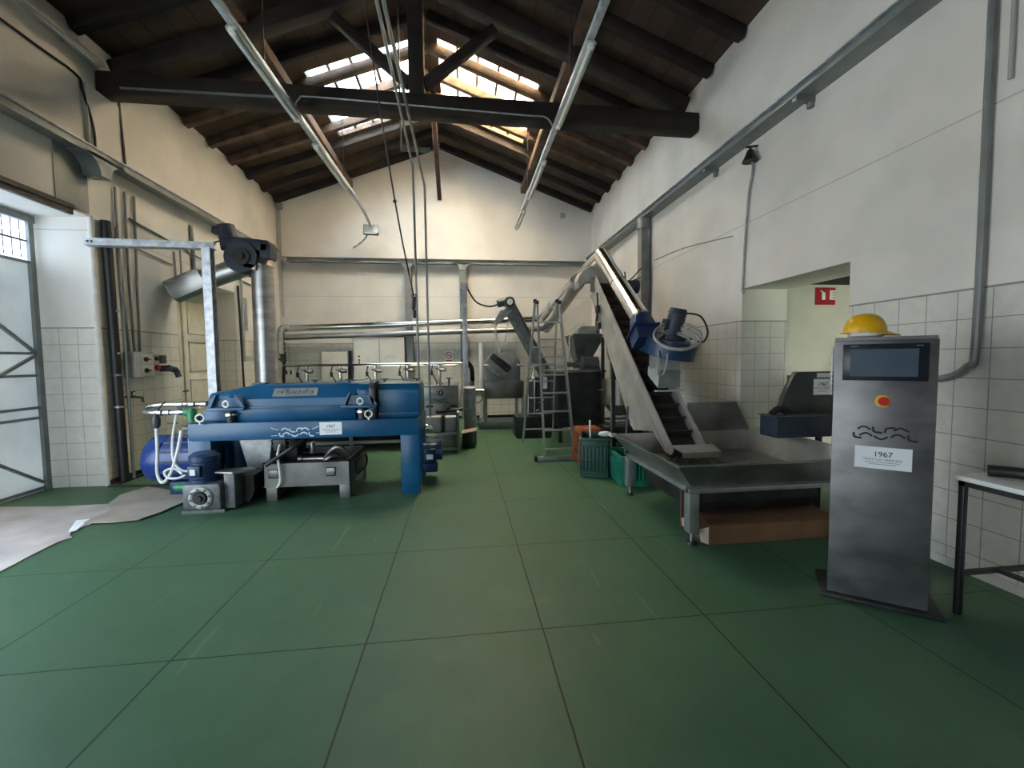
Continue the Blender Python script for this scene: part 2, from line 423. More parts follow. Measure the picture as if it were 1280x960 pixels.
def notice(parent, c, xdir, ydir, w, h, big='1967', tilt=0.):
    """A sheet of paper with a year and a few printed lines."""
    X, Y = V(xdir).normalized(), V(ydir).normalized(); Z = X.cross(Y)
    c = V(c)
    R = Matrix((X, Y, Z)).transposed()
    p = MB().rbox(c, (w, h, .0016), R).build('paper_notice', 'white', parent)
    p['label'] = 'white paper notice with printed year'
    f = c + Z * .0012
    text_mesh('year_lettering', big, h * .34, f + Y * h * .06, X, Y, 'ink', p)
    text_mesh('notice_lettering', 'FRANTOIO URBANESE', h * .135, f - Y * h * .12, X, Y, 'inkg', p)
    mb = MB()
    for k in range(2): mb.rbox(f - Y * h * (.2 + .09 * k), (w * (.6 - .12 * k), h * .025, .0008), R)
    mb.build('print_line', 'inkg', p)
    return p

# ------------------------------------------------------------------ room dimensions (metres)
XL, XR, YB, YF = -4.36, 3.42, 11.0, -3.0
XC, EAVE, K = -.47, 5.40, .372
ZR = EAVE + K * (XC - XL)
def roof_z(x): return ZR - K * abs(x - XC)

# ================================================================== SETTING
struct(MB().box(XL - .75, XR + 3.6, YF - .3, YB + .3, -.2, 0).build('floor', 'floor', smooth=False))
# back gable wall
struct(MB().prism([(XL - .3, 0), (XR + .3, 0), (XR + .3, roof_z(XR)), (XC, ZR), (XL - .3, roof_z(XL))], 'y', YB, YB + .3).build('wall_back', 'wall', smooth=False))
struct(MB().prism([(XL - 1, 2.9), (XR + .3, 2.9), (XR + .3, roof_z(XR)), (XC, ZR), (XL - 1, roof_z(XL))], 'y', YF - .3, YF).box(XL - 1, -4.2, YF - .3, YF, 0, 2.9).box(-2.2, XR + .3, YF - .3, YF, 0, 2.9).build('wall_front', 'darkg', smooth=False))  # unseen wall, coloured dark to cut light bounced into the foreground
# left wall: gate bay (y 0.4 .. 5.72), pier, solid, panelled-door recess, solid
GY0, GY1, GZ = .3, 5.74, 3.25
DY0, DY1, DZ = 7.2, 8.93, 2.86
wl = MB()
wl.box(XL - .72, XL, YF, GY0, 0, EAVE).box(XL - .72, XL, GY0, GY1, GZ, EAVE).box(XL - .72, XL, GY1, DY0, 0, EAVE)
wl.box(XL - .72, XL, DY0, DY1, DZ, EAVE).box(XL - .72, XL, DY1, YB + .3, 0, EAVE)
wl.box(XL - .72, XL - .5, DY0, DY1, 0, DZ)
wl.box(XL, XL + .05, 5.72, 6.2, 3.985, 4.79)
struct(wl.build('wall_left', 'wall', smooth=False))
# right wall with the passage (y 3.44 .. 4.9)
PY0, PY1, PZ = 3.44, 4.9, 2.33
wr = MB()
wr.box(XR, XR + .6, YF, PY0, 0, EAVE).box(XR, XR + .6, PY0, PY1, PZ, EAVE).box(XR, XR + .6, PY1, YB + .3, 0, EAVE)
struct(wr.build('wall_right', 'wall', smooth=False))
# room beyond the passage
struct(MB().box(XR + .6, XR + 3.6, 5.5, 5.7, 0, 3.4).build('wall_passage', 'cream', smooth=False))
struct(MB().box(XR + 3.4, XR + 3.6, 1.0, 5.5, 0, 3.4).build('wall_beyond', 'cream', smooth=False))
struct(MB().box(XR + .6, XR + 3.6, .8, 5.7, 2.5, 2.7).build('ceiling_passage', 'cap', smooth=False))
# cornice ledges on the left and base strips
struct(MB().box(XL, XL + .02, GY1, DY0, 0, .07).box(XL, XL + .02, DY1, YB, 0, .07).build('baseboard_left', 'soot'))
struct(MB().box(XR - .015, XR, YF, PY0, 0, .06).box(XR - .015, XR, PY1, YB, 0, .06).build('baseboard_right', 'lime'))
struct(MB().box(XL, XR, YB - .02, YB, 0, .07).build('baseboard_back', 'soot'))

# roof deck with two holes for the roof lights
SY0, SY1 = 7.38, 9.42
LX0, LX1 = -2.45, -.66
RX0, RX1 = -.34, 1.42
ce = bpy.data.objects.new('ceiling', None); C.objects.link(ce); ce['kind'] = 'structure'
def deck(xa, xb, ya, yb, t=.05):
    za, zb = roof_z(xa), roof_z(xb)
    return [V((xa, ya, za)), V((xb, ya, zb)), V((xb, yb, zb)), V((xa, yb, za))]
struct(MB().box(XR + 1.9, XR + 3.6, .8, 1.0, 0, 2.5).box(XR + .6, XR + 1.9, .8, 1.0, 2.1, 2.5).build('wall_entry', 'cream', smooth=False))
for nm, (a0, a1, h0, h1) in {'roof_slope': (XL - 1.0, XC, LX0, LX1), 'roof_slope_sunny': (XC, XR + .6, RX0, RX1)}.items():
    mb = MB()
    for (xa, xb, ya, yb) in ((a0, a1, YF - .3, SY0), (a0, a1, SY1, YB + .3), (a0, h0, SY0, SY1), (h1, a1, SY0, SY1)):
        mb.slab(deck(xa, xb, ya, yb), .06, (0, 0, 1))
    o = mb.build('roof_boarding', 'deck', ce, smooth=False)
# roof lights
def roof_light(n, h0, h1, side, gm):
    w = bpy.data.objects.new('window_%d' % n, None); C.objects.link(w); w.location = ((h0 + h1) / 2, SY0, roof_z((h0 + h1) / 2)); w['kind'] = 'structure'
    up = V((0, 0, .10))
    fr = MB()
    for (xa, xb, ya, yb) in ((h0, h1, SY0 - .02, SY0 + .03), (h0, h1, SY1 - .03, SY1 + .02), (h0 - .02, h0 + .03, SY0, SY1), (h1 - .03, h1 + .02, SY0, SY1)):
        fr.slab(deck(xa, xb, ya, yb), .11, (0, 0, 1))
    fr.build('window_frame', 'wood2', w)
    nx, ny = 5, 3
    gl = MB()
    for i in range(1, nx):
        x = h0 + (h1 - h0) * i / nx
        gl.bar(V((x, SY0, roof_z(x) + .085)), V((x, SY1, roof_z(x) + .085)), .045, .05)
    gl.build('glazing_bar', 'wood2', w)
    pn = MB().slab([p + up for p in deck(h0, h1, SY0, SY1)], .006, (0, 0, 1)).build('pane', gm, w, smooth=False)
    return w
roof_light(1, LX0, LX1, -1, 'glassL'); roof_light(2, RX0, RX1, 1, 'glassR')

# rafters: copies of one per slope
def rafter(side, y):
    xw = XL if side < 0 else XR
    n = V((side * K, 0, 1)).normalized()
    a = V((xw, y, roof_z(xw))) - n * .075 - V((0, 0, .002)); b = V((XC + side * .06, y, ZR - K * .06)) - n * .075 - V((0, 0, .002))
    return MB().bar(a, b, .115, .145, .012, up=n)
ys = [10.88 - .66 * k for k in range(0, 15)]
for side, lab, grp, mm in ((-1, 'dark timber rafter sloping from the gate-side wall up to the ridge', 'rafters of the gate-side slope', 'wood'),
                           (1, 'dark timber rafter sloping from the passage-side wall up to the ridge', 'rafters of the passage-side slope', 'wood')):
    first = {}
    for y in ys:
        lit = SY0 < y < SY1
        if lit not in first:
            first[lit] = (rafter(side, y).build('rafter', 'wood2' if lit else mm), y); o = first[lit][0]  # rafters under the panes get lighter timber: daylight put into the colour
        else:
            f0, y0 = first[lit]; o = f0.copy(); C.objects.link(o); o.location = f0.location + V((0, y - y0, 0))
        if lit: tag(o, 'timber rafter with daylight in its brown colour, crossing under the ' + ('roof light nearer the gate' if side < 0 else 'sunlit roof light'), 'rafter', 'rafters under the ' + ('gate-side' if side < 0 else 'sunlit') + ' roof light')
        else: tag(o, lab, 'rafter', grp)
# purlins under the rafters
def purlin(x, y0, y1, lab, cat='purlin', w=.13, h=.17):
    z = roof_z(x) - .145 * 1.07 - h / 2 - .03
    o = MB().bar((x, y0, z), (x, y1, z), w, h, .015).build('purlin', 'wood2'); tag(o, lab, cat); return o
purlin(-2.62, 6.12, YB - .005, 'brown timber purlin below the roof light nearer the gate')
purlin(1.62, 6.12, YB - .005, 'brown timber purlin below the sunlit roof light, passage side')
purlin(-2.62, YF + .01, 5.86, 'dark timber purlin between the beam and the near end, gate side')
purlin(1.62, YF + .01, 5.86, 'dark timber purlin between the beam and the near end, passage side')
o = MB().bar((-.48, YB - .01, 5.52), (-.48, 8.95, 6.50), .10, .12, .012).build('ridge_brace', 'wood2'); tag(o, 'short timber brace leaning on the gable wall under the ridge', 'brace')
# truss across the hall
TY = 6.0
tr = thing('roof_truss', 'dark timber roof truss spanning the hall with king post', 'truss', (XC, TY, 4.7))
MB().bar((XL + .01, TY, 4.92), (XR - .01, TY, 4.84), .22, .27, .03).build('tie_beam', 'wood', tr)
MB().bar((-.53, TY, 5.0), (-.53, TY, ZR - .34), .2, .2, .02).build('king_post', 'wood', tr)
for sx, xe in ((-1, XL), (1, XR)):
    MB().bar((xe - sx * .16, TY, 5.09), (-.53 + sx * .10, TY, ZR - .36), .18, .20, .02).build('principal_rafter', 'wood', tr)
    MB().bar((-.53 + sx * .09, TY, 5.16), (-.53 + sx * 1.05, TY, 5.95), .13, .13, .015).build('strut', 'wood', tr)
# conduit along the tie beam
tag(MB().tube([(-2.05, TY - .135, 4.71), (-1.98, TY - .135, 4.83), (-1.8, TY - .135, 4.86), (-.4, TY - .135, 4.82), (.9, TY - .135, 4.78), (1.18, TY - .135, 4.77), (1.28, TY - .135, 4.66)], .012, 8, 5).build('conduit', 'zinc'),
    'grey conduit clipped along the face of the big timber beam', 'conduit')
tag(MB().box(-4.06, -2.1, TY - .128, TY - .112, 4.83, 4.855).build('cable_trunking', 'grey'), 'thin grey cable strip on the beam near the gate', 'trunking')

# ---- girders: painted steel runway beams round the hall
def haunch(mb, axis, c, w, z, plane, proj, r=.16):
    pl = []
    for k in range(7):
        a = k / 6 * PI / 2; pl.append((c - w / 2 - r + r * math.sin(a), z - r + r * math.cos(a) ))
    pl2 = [(2 * c - p[0], p[1]) for p in reversed(pl)]
    poly = [(c - w / 2 - r, z + .02)] + pl + pl2 + [(c + w / 2 + r, z + .02)]
    if axis == 'y': mb.prism(poly, 'y', plane, plane + proj)
    else: mb.prism(poly, 'x', plane, plane + proj)
gl_ = thing('wall_girder', 'grey steel girder high on the gate-side wall', 'girder', (XL + .1, 4, 3.7))
MB().box(XL + .20, XL + .22, YF, YB - .3, 3.89, 3.97).box(XL, XL + .20, YF, YB - .3, 3.93, 3.945).build('web', 'grey', gl_)
MB().box(XL, XL + .24, YF, YB - .26, 3.97, 3.985).build('top_flange', 'galv', gl_)
hb = MB()
for yy in (5.62, 6.32): pass
haunch(hb, 'x', 5.70, .14, 3.90, XL + .02, .20, .2); hb.build('haunch', 'grey', gl_)
MB().box(XL - .001, XL + .012, 5.28, 5.70, 3.28, 3.93).build('bracket_post', 'grey', gl_)
gb = thing('wall_girder', 'grey steel girder across the gable wall on slim posts', 'girder', (0, YB - .1, 3.7))
MB().box(XL + .28, XR - .25, YB - .21, YB - .19, 3.88, 3.97).box(XL + .28, XR - .25, YB - .19, YB, 3.90, 3.915).build('web', 'grey', gb)
MB().box(XL + .2, XR - .2, YB - .25, YB, 3.97, 3.985).build('top_flange', 'grey', gb)
for xc_ in (-1.28, .06):
    pm = MB(); haunch(pm, 'y', xc_, .15, 3.89, YB - .21, .02)
    pm.box(xc_ - .085, xc_ + .085, YB - .19, YB - .03, 0, 3.90); pm.build('post', 'grey', gb)
gr = thing('wall_girder', 'long grey steel girder on the passage-side wall', 'girder', (XR - .1, 4, 3.8))
MB().box(XR - .21, XR - .19, YF, YB - .27, 3.99, 4.05).box(XR - .19, XR, YF, YB - .27, 4.0, 4.015).build('web', 'grey', gr)
MB().box(XR - .25, XR, YF, YB - .26, 4.05, 4.065).build('top_flange', 'galv', gr)
for yy in (3.9, 5.45):
    MB().box(XR - .20, XR, yy - .03, yy + .03, 3.95, 4.0).cyl((XR - .03, yy, 3.90), (XR - .03, yy, 3.96), .03).build('bracket', 'grey', gr)
MB().box(XR - .20, XR - .04, 7.42, 7.58, 0, 4.0).cyl((XR - .12, 7.5, 3.82), (XR - .12, 7.5, 4.0), .12).build('post', 'grey', gr)

# ---- steel gate in the left bay, its far leaf closed
d1 = bpy.data.objects.new('door_1', None); C.objects.link(d1); d1.location = (XL - .66, 5.1, 0); d1['kind'] = 'structure'
GX = XL - .68
MB().box(GX, GX + .03, 3.6, GY1 - .02, .0, 2.72).build('door_panel', 'gate', d1)
f = MB()
for zz in (.02, .86, .98, 1.36, 1.62, 2.68): f.box(GX + .03, GX + .06, 3.6, GY1 - .03, zz, zz + .03)
f.box(GX + .03, GX + .07, GY1 - .08, GY1 - .02, 0, 3.24).box(GX + .03, GX + .07, 3.6, 3.66, 0, 3.24).box(GX + .03, GX + .06, 4.55, 4.59, 0, 2.7)
for z0, z1 in ((.1, .82), (1.66, 2.5)): f.bar((GX + .045, GY1 - .1, z0 if z0 < 1 else z0), (GX + .045, 4.58, z1), .03, .03)
f.bar((GX + .045, GY1 - .1, 1.6), (GX + .045, 4.58, 1.02), .03, .03)
f.build('door_frame', 'grey', d1)
pn = MB().box(GX + .01, GX + .016, 3.66, GY1 - .08, 2.74, 3.16).build('pane', 'glassD', d1, smooth=False)
gg = MB()
for k in range(21): gg.box(GX + .02, GX + .028, 3.7 + k * .095, 3.706 + k * .095, 2.74, 3.16)
for k in range(6): gg.box(GX + .02, GX + .028, 3.66, GY1 - .08, 2.76 + k * .075, 2.766 + k * .075)
gg.box(GX + .016, GX + .04, 3.66, GY1 - .08, 2.93, 2.95)
gg.build('wire_grille', 'soot', d1)
MB().box(GX, GX + .07, 3.6, GY1, 3.16, 3.24).build('door_head', 'grey', d1)
struct(MB().box(XL - .01, XL + .05, YF, 5.46, 3.25, 3.30).box(XL - .01, XL + .03, YF, 5.46, 3.19, 3.25).build('trim_1', 'soot'))
# white rounded edge strip on the pier corner
struct(MB().cyl((XL - .015, GY1 + .005, 0), (XL - .015, GY1 + .005, 3.27), .03, seg=12).build('trim_2', 'lime'))
# cream panelled double door in the recess
d2 = bpy.data.objects.new('door_2', None); C.objects.link(d2); d2.location = (XL - .47, 8, 0); d2['kind'] = 'structure'
DX = XL - .5
for y0, y1 in ((7.24, 8.05), (8.09, 8.88)):
    lf = MB().box(DX, DX + .05, y0, y1, .02, 2.78).build('door_leaf', 'creamp', d2)
    pm = MB()
    for z0, z1 in ((.15, .55), (.66, 1.22), (1.34, 1.9), (2.02, 2.62)):
        yy0, yy1 = y0 + .1, y1 - .1
        for (a, b, c, e) in ((yy0, yy1, z0, z0 + .03), (yy0, yy1, z1 - .03, z1), (yy0, yy0 + .03, z0, z1), (yy1 - .03, yy1, z0, z1)):
            pm.box(DX + .05, DX + .068, a, b, c, e, .006)
    pm.build('panel_moulding', 'creamp', lf)
MB().box(DX + .05, DX + .085, 8.02, 8.12, .02, 2.78, .01).build('meeting_rail', 'creamp', d2)
MB().cyl((DX + .08, 8.0, 1.02), (DX + .13, 8.0, 1.02), .012).cyl((DX + .12, 7.98, 1.02), (DX + .12, 7.88, 1.02), .01).build('door_handle', 'soot', d2)

# ================================================================== THINGS HUNG FROM ROOF AND WALLS
def light_track(x0, y0, x1, y1, z, lab, tubes):
    t = thing('light_track', lab, 'light', ((x0 + x1) / 2, (y0 + y1) / 2, z), None)
    def X(y): return x0 + (x1 - x0) * (y - y0) / (y1 - y0)
    MB().bar((x0, y0, z + .03), (x1, y1, z + .03), .075, .06, .008).build('rail', 'galv', t)
    for a, b in tubes:
        lf = MB().bar((X(a), a, z - .025), (X(b), b, z - .025), .115, .05, .02).build('fitting', 'greyl', t)
        MB().cyl((X(a + .05), a + .05, z - .062), (X(b - .05), b - .05, z - .062), .019, seg=12).build('tube', 'lamp', lf)
        MB().bar((X(a), a, z - .05), (X(a + .05), a + .05, z - .05), .06, .06, .01).bar((X(b - .05), b - .05, z - .05), (X(b), b, z - .05), .06, .06, .01).build('lamp_holder', 'whitep', lf)
    for y in (y0 + 1.2, 5.0, min(y1 - .6, 8.3)):
        MB().cyl((X(y), y, z + .05), (X(y), y, roof_z(X(y)) - .003), .008, seg=6).build('hanger', 'soot', t)
    return t
light_track(-2.10, 1.5, -1.97, 8.5, 4.60, 'long fluorescent light track on the gate side of the hall, ending in a floodlight', [(2.2, 3.7), (4.35, 5.85), (6.5, 8.0)])
light_track(1.29, 1.5, 1.33, 10.2, 4.60, 'long fluorescent light track on the passage side, lamps in a row', [(2.0, 3.5), (4.2, 5.7), (6.7, 8.2), (8.9, 10.1)])
t = thing('floodlight', 'square floodlight on a thin arm before the gable wall', 'light', (-2.02, 10.4, 4.5))
MB().rbox((-2.05, 10.42, 4.55), (.34, .10, .25), (math.radians(-25), 0, math.radians(8)), .02).build('housing', 'grey', t)
MB().rbox((-2.05, 10.368, 4.527), (.28, .012, .19), (math.radians(-25), 0, math.radians(8))).build('lens', 'lamp', t)
MB().tube([(-1.97, 8.5, 4.62), (-2.0, 9.5, 4.66), (-2.05, 10.42, 4.66)], .035, 8, 5).tube([(-2.05, 10.45, 4.6), (-2.3, 10.8, 4.42), (-2.6, 10.999, 4.28)], .02, 8, 5).build('arm', 'galv', t)

# conduits coming overhead and dropping to the pump behind the blue machine
def drop(x0, x1, yb, z, xb, zb, lab, r=.017):
    pts = [(x0, .6, z), (x1, yb - .06, z), (x1 + .01, yb, z - .06), (xb, yb, zb)]
    t = MB().tube([pts[0], V(pts[0]).lerp(V(pts[1]), .5), pts[1]], r, 8, 0).tube([pts[1], (x1 + .005, yb - .015, z - .02), pts[2]], r, 8, 4).tube([pts[2], V(pts[2]).lerp(V(pts[3]), .5), pts[3]], r, 8, 0)
    o = t.build('conduit', 'grey'); tag(o, lab, 'conduit'); return o
drop(-.60, -.70, 6.8, 4.50, -.67, .30, 'thin steel conduit dropping from the roof beside the blue machine, nearer the pulley')
drop(-.57, -.55, 7.05, 4.32, -.53, .42, 'thin steel conduit dropping from the roof beside the blue machine, nearer the stainless box')
o = MB().box(-.86, -.42, 6.70, 6.74, 4.64, 4.70).box(-.86, -.835, 6.70, 6.73, 4.64, roof_z(-.84) - .02).build('conduit_bracket', 'iron'); tag(o, 'steel hanger bracket carrying the two conduits below the ridge', 'bracket')
t = thing('hoist_cable', 'black cable hanging from the roof to a small block', 'cable', (-.66, 6.6, 2.3))
MB().tube([(-1.02, 5.2, 5.55), (-.93, 5.75, 4.35), (-.82, 6.2, 3.3), (-.70, 6.6, 2.46)], .011, 8, 6).build('cable', 'black', t)
MB().ball((-.865, 6.05, 3.66), .026).build('bead', 'black', t)
MB().rbox((-.70, 6.6, 2.36), (.055, .05, .20), (0, .1, 0), .015).torus((-.70, 6.6, 2.47), (0, 1, 0), .03, .008).box(-.72, -.67, 6.58, 6.62, 2.14, 2.26, .008).build('pulley_block', 'black', t)

t = thing('light_track', 'short light fitting under the eaves above the gate pier', 'light', (XL + .16, 4, 5.1))
MB().bar((XL + .16, 1.5, 5.08), (XL + .16, 5.80, 5.04), .11, .05, .01).build('fitting', 'greyl', t)
MB().cyl((XL + .17, 4.4, 5.05), (XL + .17, 5.7, 5.03), .019).build('tube', 'lamp', t)
MB().bar((XL, 5.5, 5.11), (XL + .16, 5.5, 5.11), .04, .02).bar((XL, 3.2, 5.12), (XL + .16, 3.2, 5.12), .04, .02).build('bracket', 'grey', t)
o = MB().tube([(XL + .02, 1.5, 4.84), (XL + .02, 4.8, 4.82), (XL + .02, 5.6, 4.83), (XL + .02, 5.70, 4.7), (XL + .07, 5.76, 4.3), (XL + .07, 5.76, 4.0)], .014, 8, 4).build('wall_cable', 'soot'); tag(o, 'dark cable along the upper wall over the gate turning down at the pilaster', 'cable')
o = MB().tube([(XL + .02, 6.25, 4.9), (XL + .02, 6.28, 4.4), (XL + .02, 6.3, 4.0)], .014, 8, 0).build('wall_cable', 'soot'); tag(o, 'dark cable dropping from the big beam end to the girder', 'cable')
# gable wall fittings
o = MB().lathe((2.64, YB, 5.19), (0, -1, 0), [(.075, 0), (.075, .03), (.05, .055), (.0, .06)]).build('smoke_detector', 'greyl'); tag(o, 'round grey detector high on the gable wall', 'detector')
o = MB().box(XL + .03, XL + .17, YB - .10, YB, 5.14, 5.28, .012).tube([(XL + .1, YB - .05, 5.14), (XL + .1, YB - .05, 4.2), (XL + .1, YB - .05, 2.6)], .02, 8, 0).build('junction_box', 'greyl'); tag(o, 'grey junction box under the eaves in the far corner with a drop pipe', 'box')
t = thing('prohibition_sign', 'small no-smoking sign on the gable wall tiles', 'sign', (-.33, YB, 1.45))
MB().box(-.44, -.22, YB - .008, YB - .001, 1.44, 1.74).build('plate', 'white', t)
MB().torus((-.33, YB - .010, 1.63), (0, 1, 0), .075, .011, 24, 6).bar((-.38, YB - .010, 1.68), (-.28, YB - .010, 1.58), .004, .016).build('prohibition_ring', 'red', t)
MB().box(-.37, -.29, YB - .011, YB - .008, 1.62, 1.637).build('cigarette_print', 'ink', t)
MB().box(-.41, -.25, YB - .010, YB - .008, 1.475, 1.51).build('print_line', 'red', t)

# two stainless ducts along the gable wall, rising to the conveyor head
def collar(mb, p, d, r): return mb.cyl(V(p) - V(d).normalized() * .02, V(p) + V(d).normalized() * .02, r)
t = thing('suction_duct', 'polished duct from the blue fan over the conveyor to the gable wall', 'duct', (2.2, 6.8, 2.0))
A0, A1, A2, A3 = V((2.20, 5.05, 1.97)), V((2.27, 6.8, 3.17)), V((1.97, YB - .33, 2.51)), V((XL + .22, YB - .33, 2.29))
mb = MB().cyl(A0, A1, .115); collar(mb, A0.lerp(A1, .5), A1 - A0, .122); collar(mb, A0.lerp(A1, .02), A1 - A0, .124); mb.build('duct', 'chrome', t)
mb = MB().ball(A1, .118).cyl(A1, A2, .112); collar(mb, A1.lerp(A2, .3), A2 - A1, .12); collar(mb, A1.lerp(A2, .7), A2 - A1, .12); mb.build('duct', 'chrome', t)
mb = MB().ball(A2, .11).cyl(A2, A3, .078)
for k in (.15, .4, .65, .9): collar(mb, A2.lerp(A3, k), A3 - A2, .084)
mb.build('duct', 'chrome', t)
MB().tube([A3 + V((.15, 0, 0)), A3 + V((.0, -.05, .02)), A3 + V((-.06, -.12, -.12)), A3 + V((-.04, -.15, -.6))], .07, 14, 6).build('elbow', 'steel', t)
t = thing('transfer_pipe', 'lower stainless pipe from the conveyor head along the gable wall', 'pipe', (2, 8, 2.2))
B1, B2, B3 = V((1.98, 7.10, 2.80)), V((2.14, YB - .33, 2.27)), V((XL + .22, YB - .33, 2.09))
mb = MB().cyl(B1, B2, .11); collar(mb, B1.lerp(B2, .02), B2 - B1, .12); mb.build('pipe', 'steel', t)
mb = MB().ball(B2, .108).cyl(B2, B3, .068)
for k in (.2, .5, .8): collar(mb, B2.lerp(B3, k), B3 - B2, .075)
mb.build('pipe', 'steel', t)
mb = MB()
for k in range(7): mb.tube([(XL + .12 + .05 * math.sin(k * 2), YB - .3 - .02 * k, 2.3 - .12 * k), (XL + .2, YB - .36, 2.2 - .12 * k), (XL + .12, YB - .25, 2.08 - .12 * k)], .018, 8, 5)
mb.box(XL + .12, XL + .22, YB - .4, YB - .3, 1.5, 1.75, .02).tube([(XL + .17, YB - .3, 1.5), (XL + .12, YB - .25, 1.0), (XL + .15, YB - .2, .1)], .03, 8, 5)
tag(mb.build('hose_bundle', 'soot'), 'dark hoses and fittings bunched in the far corner beneath the ducts', 'hoses')

# electrical cabinets on the gable wall
t = thing('electrical_cabinet', 'wide two-door grey cabinet on the gable wall', 'cabinet', (-1.97, YB - .2, .98))
MB().box(-2.6, -1.38, YB - .32, YB - .005, .2, 2.10, .012).build('body', 'darkg', t)
for a, b in ((-2.59, -1.99), (-1.98, -1.39)):
    dr = MB().box(a, b, YB - .345, YB - .325, .22, 2.08, .008).build('door', 'cabw', t)
    if a < -2.2:
        for z in (1.62, 1.53, 1.47): MB().cyl((-2.46, YB - .345, z), (-2.46, YB - .365, z), .022).build('knob', 'soot', dr)
    else:
        logo((-1.86, YB - .348, 1.56), (1, 0, 0), (0, 0, 1), .28, 'inkg', dr, .004)
t = thing('electrical_cabinet', 'small single-door grey cabinet beside the wide cabinet', 'cabinet', (-3.05, YB - .2, .9))
MB().box(-3.36, -2.74, YB - .26, YB - .005, .75, 1.76, .012).build('body', 'grey', t)
dr = MB().box(-3.35, -2.75, YB - .285, YB - .265, .77, 1.74, .008).build('door', 'ivory', t)
MB().cyl((-2.81, YB - .285, 1.25), (-2.81, YB - .30, 1.25), .02).build('lock', 'soot', dr)
t = thing('socket_box', 'small ivory socket box low on the gable wall near the corner', 'box', (-4.15, YB - .1, 1.0))
MB().box(-4.3, -4.05, YB - .12, YB - .005, 1.0, 1.38, .012).build('body', 'ivory', t)
MB().box(-4.24, -4.2, YB - .128, YB - .12, 1.2, 1.3).box(-4.14, -4.10, YB - .128, YB - .12, 1.2, 1.3).build('switch', 'soot', t)

# ---- gate-side wall services
LW = XL
pipes = [((6.08, 3.74), (6.08, 3.1), (6.15, 1.64)), ((6.24, 3.74), (6.22, 2.8), (6.24, 1.64)), ((6.40, 3.74), (6.36, 2.6), (6.34, 1.62))]
for k, pth in enumerate(pipes):
    o = MB().tube([(LW + .03, y, z) for y, z in pth], .016, 8, 6).build('wall_conduit', 'grey')
    tag(o, ['conduit running down to the switch boxes, nearest the pier', 'conduit running down to the switch boxes, middle one of three', 'conduit running down to the switch boxes, farthest from the pier'][k], 'conduit')
o = MB().tube([(LW + .025, 6.3, 3.42), (LW + .025, 7.4, 3.3), (LW + .025, 8.6, 3.18), (LW + .025, 10.4, 3.05)], .014, 8, 3).build('wall_conduit', 'grey'); tag(o, 'long conduit sloping along the wall below the girder above the panelled door', 'conduit')
o = MB().tube([(LW + .025, 5.95, 3.1), (LW + .025, 6.8, 3.02), (LW + .025, 7.1, 2.99)], .012, 8, 0).build('wall_conduit', 'grey'); tag(o, 'short thin conduit crossing behind the three switch-box conduits', 'conduit')
o = MB().tube([(LW + .035, 7.6, 3.74), (LW + .035, 7.62, 3.2), (LW + .035, 7.6, 2.95), (LW + .035, 7.5, 2.9)], .028, 8, 5).build('wall_conduit', 'grey'); tag(o, 'thick bent conduit from the girder to the panelled door head', 'conduit')
o = MB().tube([(LW + .03, 7.15, 3.2), (LW + .03, 7.18, 2.5)], .016, 8, 0).build('wall_conduit', 'grey'); tag(o, 'short upright conduit at the near edge of the panelled door recess', 'conduit')
o = MB().tube([(LW + .03, 7.3, 3.3), (LW + .03, 7.3, 2.88)], .012, 8, 0).build('wall_conduit', 'grey'); tag(o, 'very short thin conduit ending at the head of the panelled door', 'conduit')
o = MB().tube([(LW + .03, 9.15, 3.7), (LW + .03, 9.15, 1.7), (LW + .03, 9.2, 1.62), (LW + .03, 9.5, 1.6)], .02, 8, 3).build('wall_conduit', 'greyl'); tag(o, 'pale conduit down the wall just past the panelled door recess, hooking sideways', 'conduit')
o = MB().tube([(LW + .03, 10.3, 3.9), (LW + .03, 10.3, 2.4)], .014, 8, 0).build('wall_conduit', 'greyl'); tag(o, 'pale straight conduit below the girder near the far corner', 'conduit')
o = MB().tube([(LW + .03, 9.0, 3.0), (LW + .05, 8.98, 2.4), (LW + .06, 8.98, 1.6), (LW + .05, 9.02, .9), (LW + .04, 9.05, .1)], .02, 8, 5).build('cable', 'black'); tag(o, 'thick black cable hanging beside the panelled door recess', 'cable')
o = MB().box(LW, LW + .05, 9.18, 9.3, 2.15, 2.8, .01).build('cable_tray', 'zinc'); tag(o, 'short perforated metal strip behind the upright steel tube', 'strip')
t = thing('drain_pipe', 'black upright pipe on the wall beside the gate pier', 'pipe', (LW + .06, 5.9, 0))
MB().tube([(LW + .06, 5.9, .0), (LW + .06, 5.88, 1.6), (LW + .06, 5.86, 3.25)], .05, 14, 0).build('pipe', 'black', t)
for z in (.95, 1.35, 1.62, 2.15): MB().cyl((LW + .06, 5.89, z), (LW + .06, 5.89, z + .025), .056).build('pipe_clamp', 'zinc', t)
MB().tube([(LW + .10, 6.0, .02), (LW + .10, 5.99, 1.6), (LW + .10, 5.97, 3.2)], .018, 8, 0).build('side_pipe', 'grey', t)
t = thing('switch_box', 'grey wall switch box with two rotary switches beneath three conduits', 'switch', (LW, 6.25, 1.33))
MB().box(LW, LW + .14, 6.08, 6.42, 1.32, 1.66, .012).build('body', 'greyl', t)
for z0, z1 in ((1.49, 1.63), (1.34, 1.48)):
    fr = MB().box(LW + .14, LW + .15, 6.17, 6.40, z0, z1, .004).build('cover', 'ivory', t)
    MB().cyl((LW + .15, 6.25, (z0 + z1) / 2), (LW + .17, 6.25, (z0 + z1) / 2), .03).bar((LW + .178, 6.2, (z0 + z1) / 2), (LW + .178, 6.3, (z0 + z1) / 2), .02, .016).build('knob', 'black', fr)
t = thing('industrial_socket', 'industrial socket with red stop button beside the grey switch box', 'socket', (LW, 6.55, 1.36))
MB().box(LW, LW + .10, 6.46, 6.60, 1.40, 1.63, .012).build('body', 'greyl', t)
